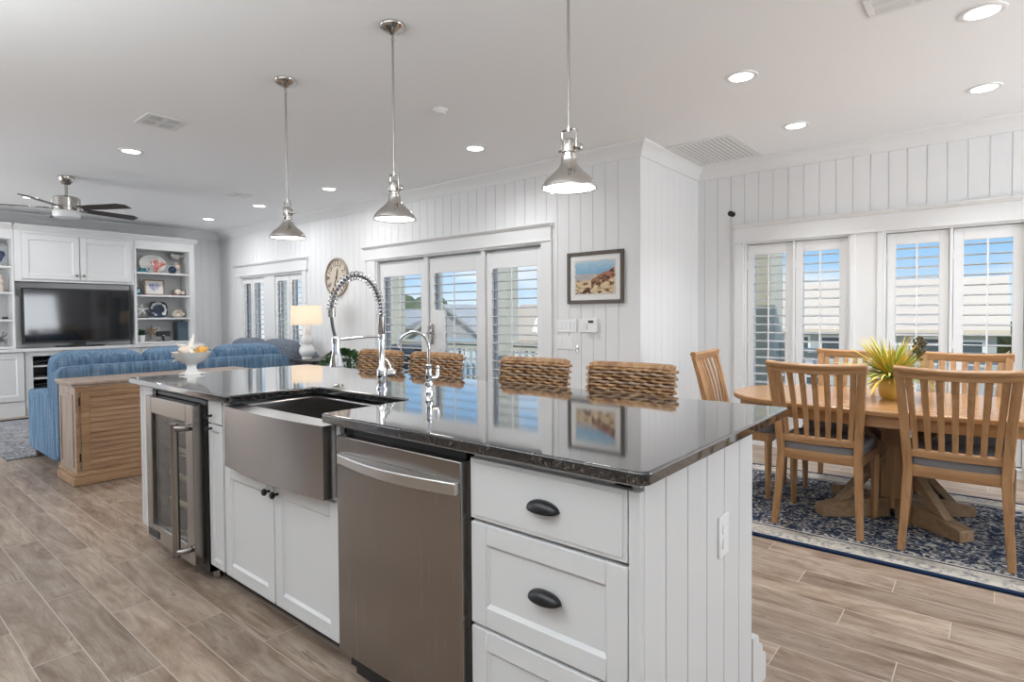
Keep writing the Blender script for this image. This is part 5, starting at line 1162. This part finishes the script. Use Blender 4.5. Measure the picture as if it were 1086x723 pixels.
MB().box(-.36, .36, -.25, .25, .50, .62).build('firebox', BLACK, gr, bevel=.01); MB().prism([(-.26, .63), (.26, .63), (.26, .70), (.18, .80), (.0, .85), (-.18, .80), (-.26, .70)], -.36, .36, 'x').build('lid', BLACK, gr, bevel=.01); MB().tube([(-.28, -.27, .66), (-.28, -.32, .66), (.28, -.32, .66), (.28, -.27, .66)], .012, 8).build('handle', BNICKEL, gr); MB().box(-.60, -.37, -.2, .2, .58, .61).box(.37, .60, -.2, .2, .58, .61).build('side_shelf', BLACK, gr)
for x in (-.32, .32):
    for y in (-.2, .2): MB().box(x-.02, x+.02, y-.02, y+.02, .001, .5).build('leg', BLACK, gr)
MB().box(-.34, .34, -.22, .22, .15, .17).build('lower_shelf', BLACK, gr)
def house(label, x0, x1, y0, y1, zw, zr, wall_m, roof_m, wins, axis='x', gable=False):
    t = thing('neighbor_house', label, 'house', ((x0+x1)/2, (y0+y1)/2, -3.3)); L = Vector(((x0+x1)/2, (y0+y1)/2, -3.3))
    sh(MB().box(x0, x1, y0, y1, -3.3, zw), L).build('walls', wall_m, t, smooth=False); yc = (y0+y1)/2; xc = (x0+x1)/2; o = .4
    if not gable: m = MB().prism([(y0-o, zw), (yc, zr), (y1+o, zw), (y1+o, zw-.2), (y0-o, zw-.2)], x0-o, x1+o, 'x')
    else: m = MB().prism([(x0-o, zw), (xc, zr), (x1+o, zw), (x1+o, zw-.2), (xc, zr-.3), (x0-o, zw-.2)], y0-o, y1+o, 'y'); m.prism([(x0, zw-.1), (xc, zr-.2), (x1, zw-.1)], y0+.02, y1-.02, 'y')
    sh(m, L).build('roof', roof_m, t, smooth=False)
    for wx, wz, ww, wh in wins:
        f = sh(MB().box(wx-ww/2-.1, wx+ww/2+.1, y0-.06, y0, wz-wh/2-.1, wz+wh/2+.1), L).build('window', WHITE, t, smooth=False); sh(MB().box(wx-ww/2, wx+ww/2, y0-.07, y0-.061, wz-wh/2, wz+wh/2), L).build('pane', WGLASS, f, smooth=False)
house('cream roofed grey house seen through the dining shutters', -8.6, .15, 30, 38, .55, 2.9, SIDING, ROOFC, [(-7.2, -.3, 1.0, .9), (-5.6, -.3, 1.0, .9), (-3.9, -.3, 1.2, .9), (-2.0, -.3, 1.2, .9), (-.8, -.4, 1.0, .9), (-6.3, -1.9, .9, 1.4), (-3.0, -1.9, .9, 1.4), (-1.2, -1.9, .9, 1.4)])
house('tan roofed house seen through the right french door panel', -27.0, -20.2, 30, 38, -.35, 2.1, SIDING, ROOFT, [(-25.6, -.9, 1.2, .6), (-23.6, -.9, 1.2, .6), (-21.8, -.9, 1.2, .6)])
house('grey blue gabled house seen through the middle french door panel', -36.5, -28.2, 31, 39, -.4, 2.2, SIDINGB, ROOFG, [(-31, -1.2, 1.2, 1.0)], gable=True)
house('long pale house seen through the left french door panel', -52, -38.5, 32, 41, .4, 2.0, PORCHL, ROOFG, [(-42, -.5, 1.3, .8), (-45, -.5, 1.3, .8), (-48, -.5, 1.3, .8)])
random.seed(41)
for i, (x, y, r) in enumerate([(6, 62, 3.0), (11, 66, 3.6), (1.5, 70, 2.6), (17, 70, 4), (-60, 55, 4), (-70, 60, 5)]):
    t = thing('distant_tree', ('bushy tree far behind the field right of the cream roofed house' if x > -5 else 'bushy tree far behind the houses left of the french doors'), 'tree', (x, y, -3.3), 0, 'far trees'); MB().cyl(.25, 0, r*.7, 8).build('trunk', BROWN, t); m = MB()
    for q in range(14): m.ball((random.uniform(-.6, .6)*r, random.uniform(-.6, .6)*r, r*(.9+random.uniform(-.3, .3))), r*random.uniform(.3, .45), 8, 6)
    m.build('crown', mat('far_green', (.10, .13, .07), .9), t)
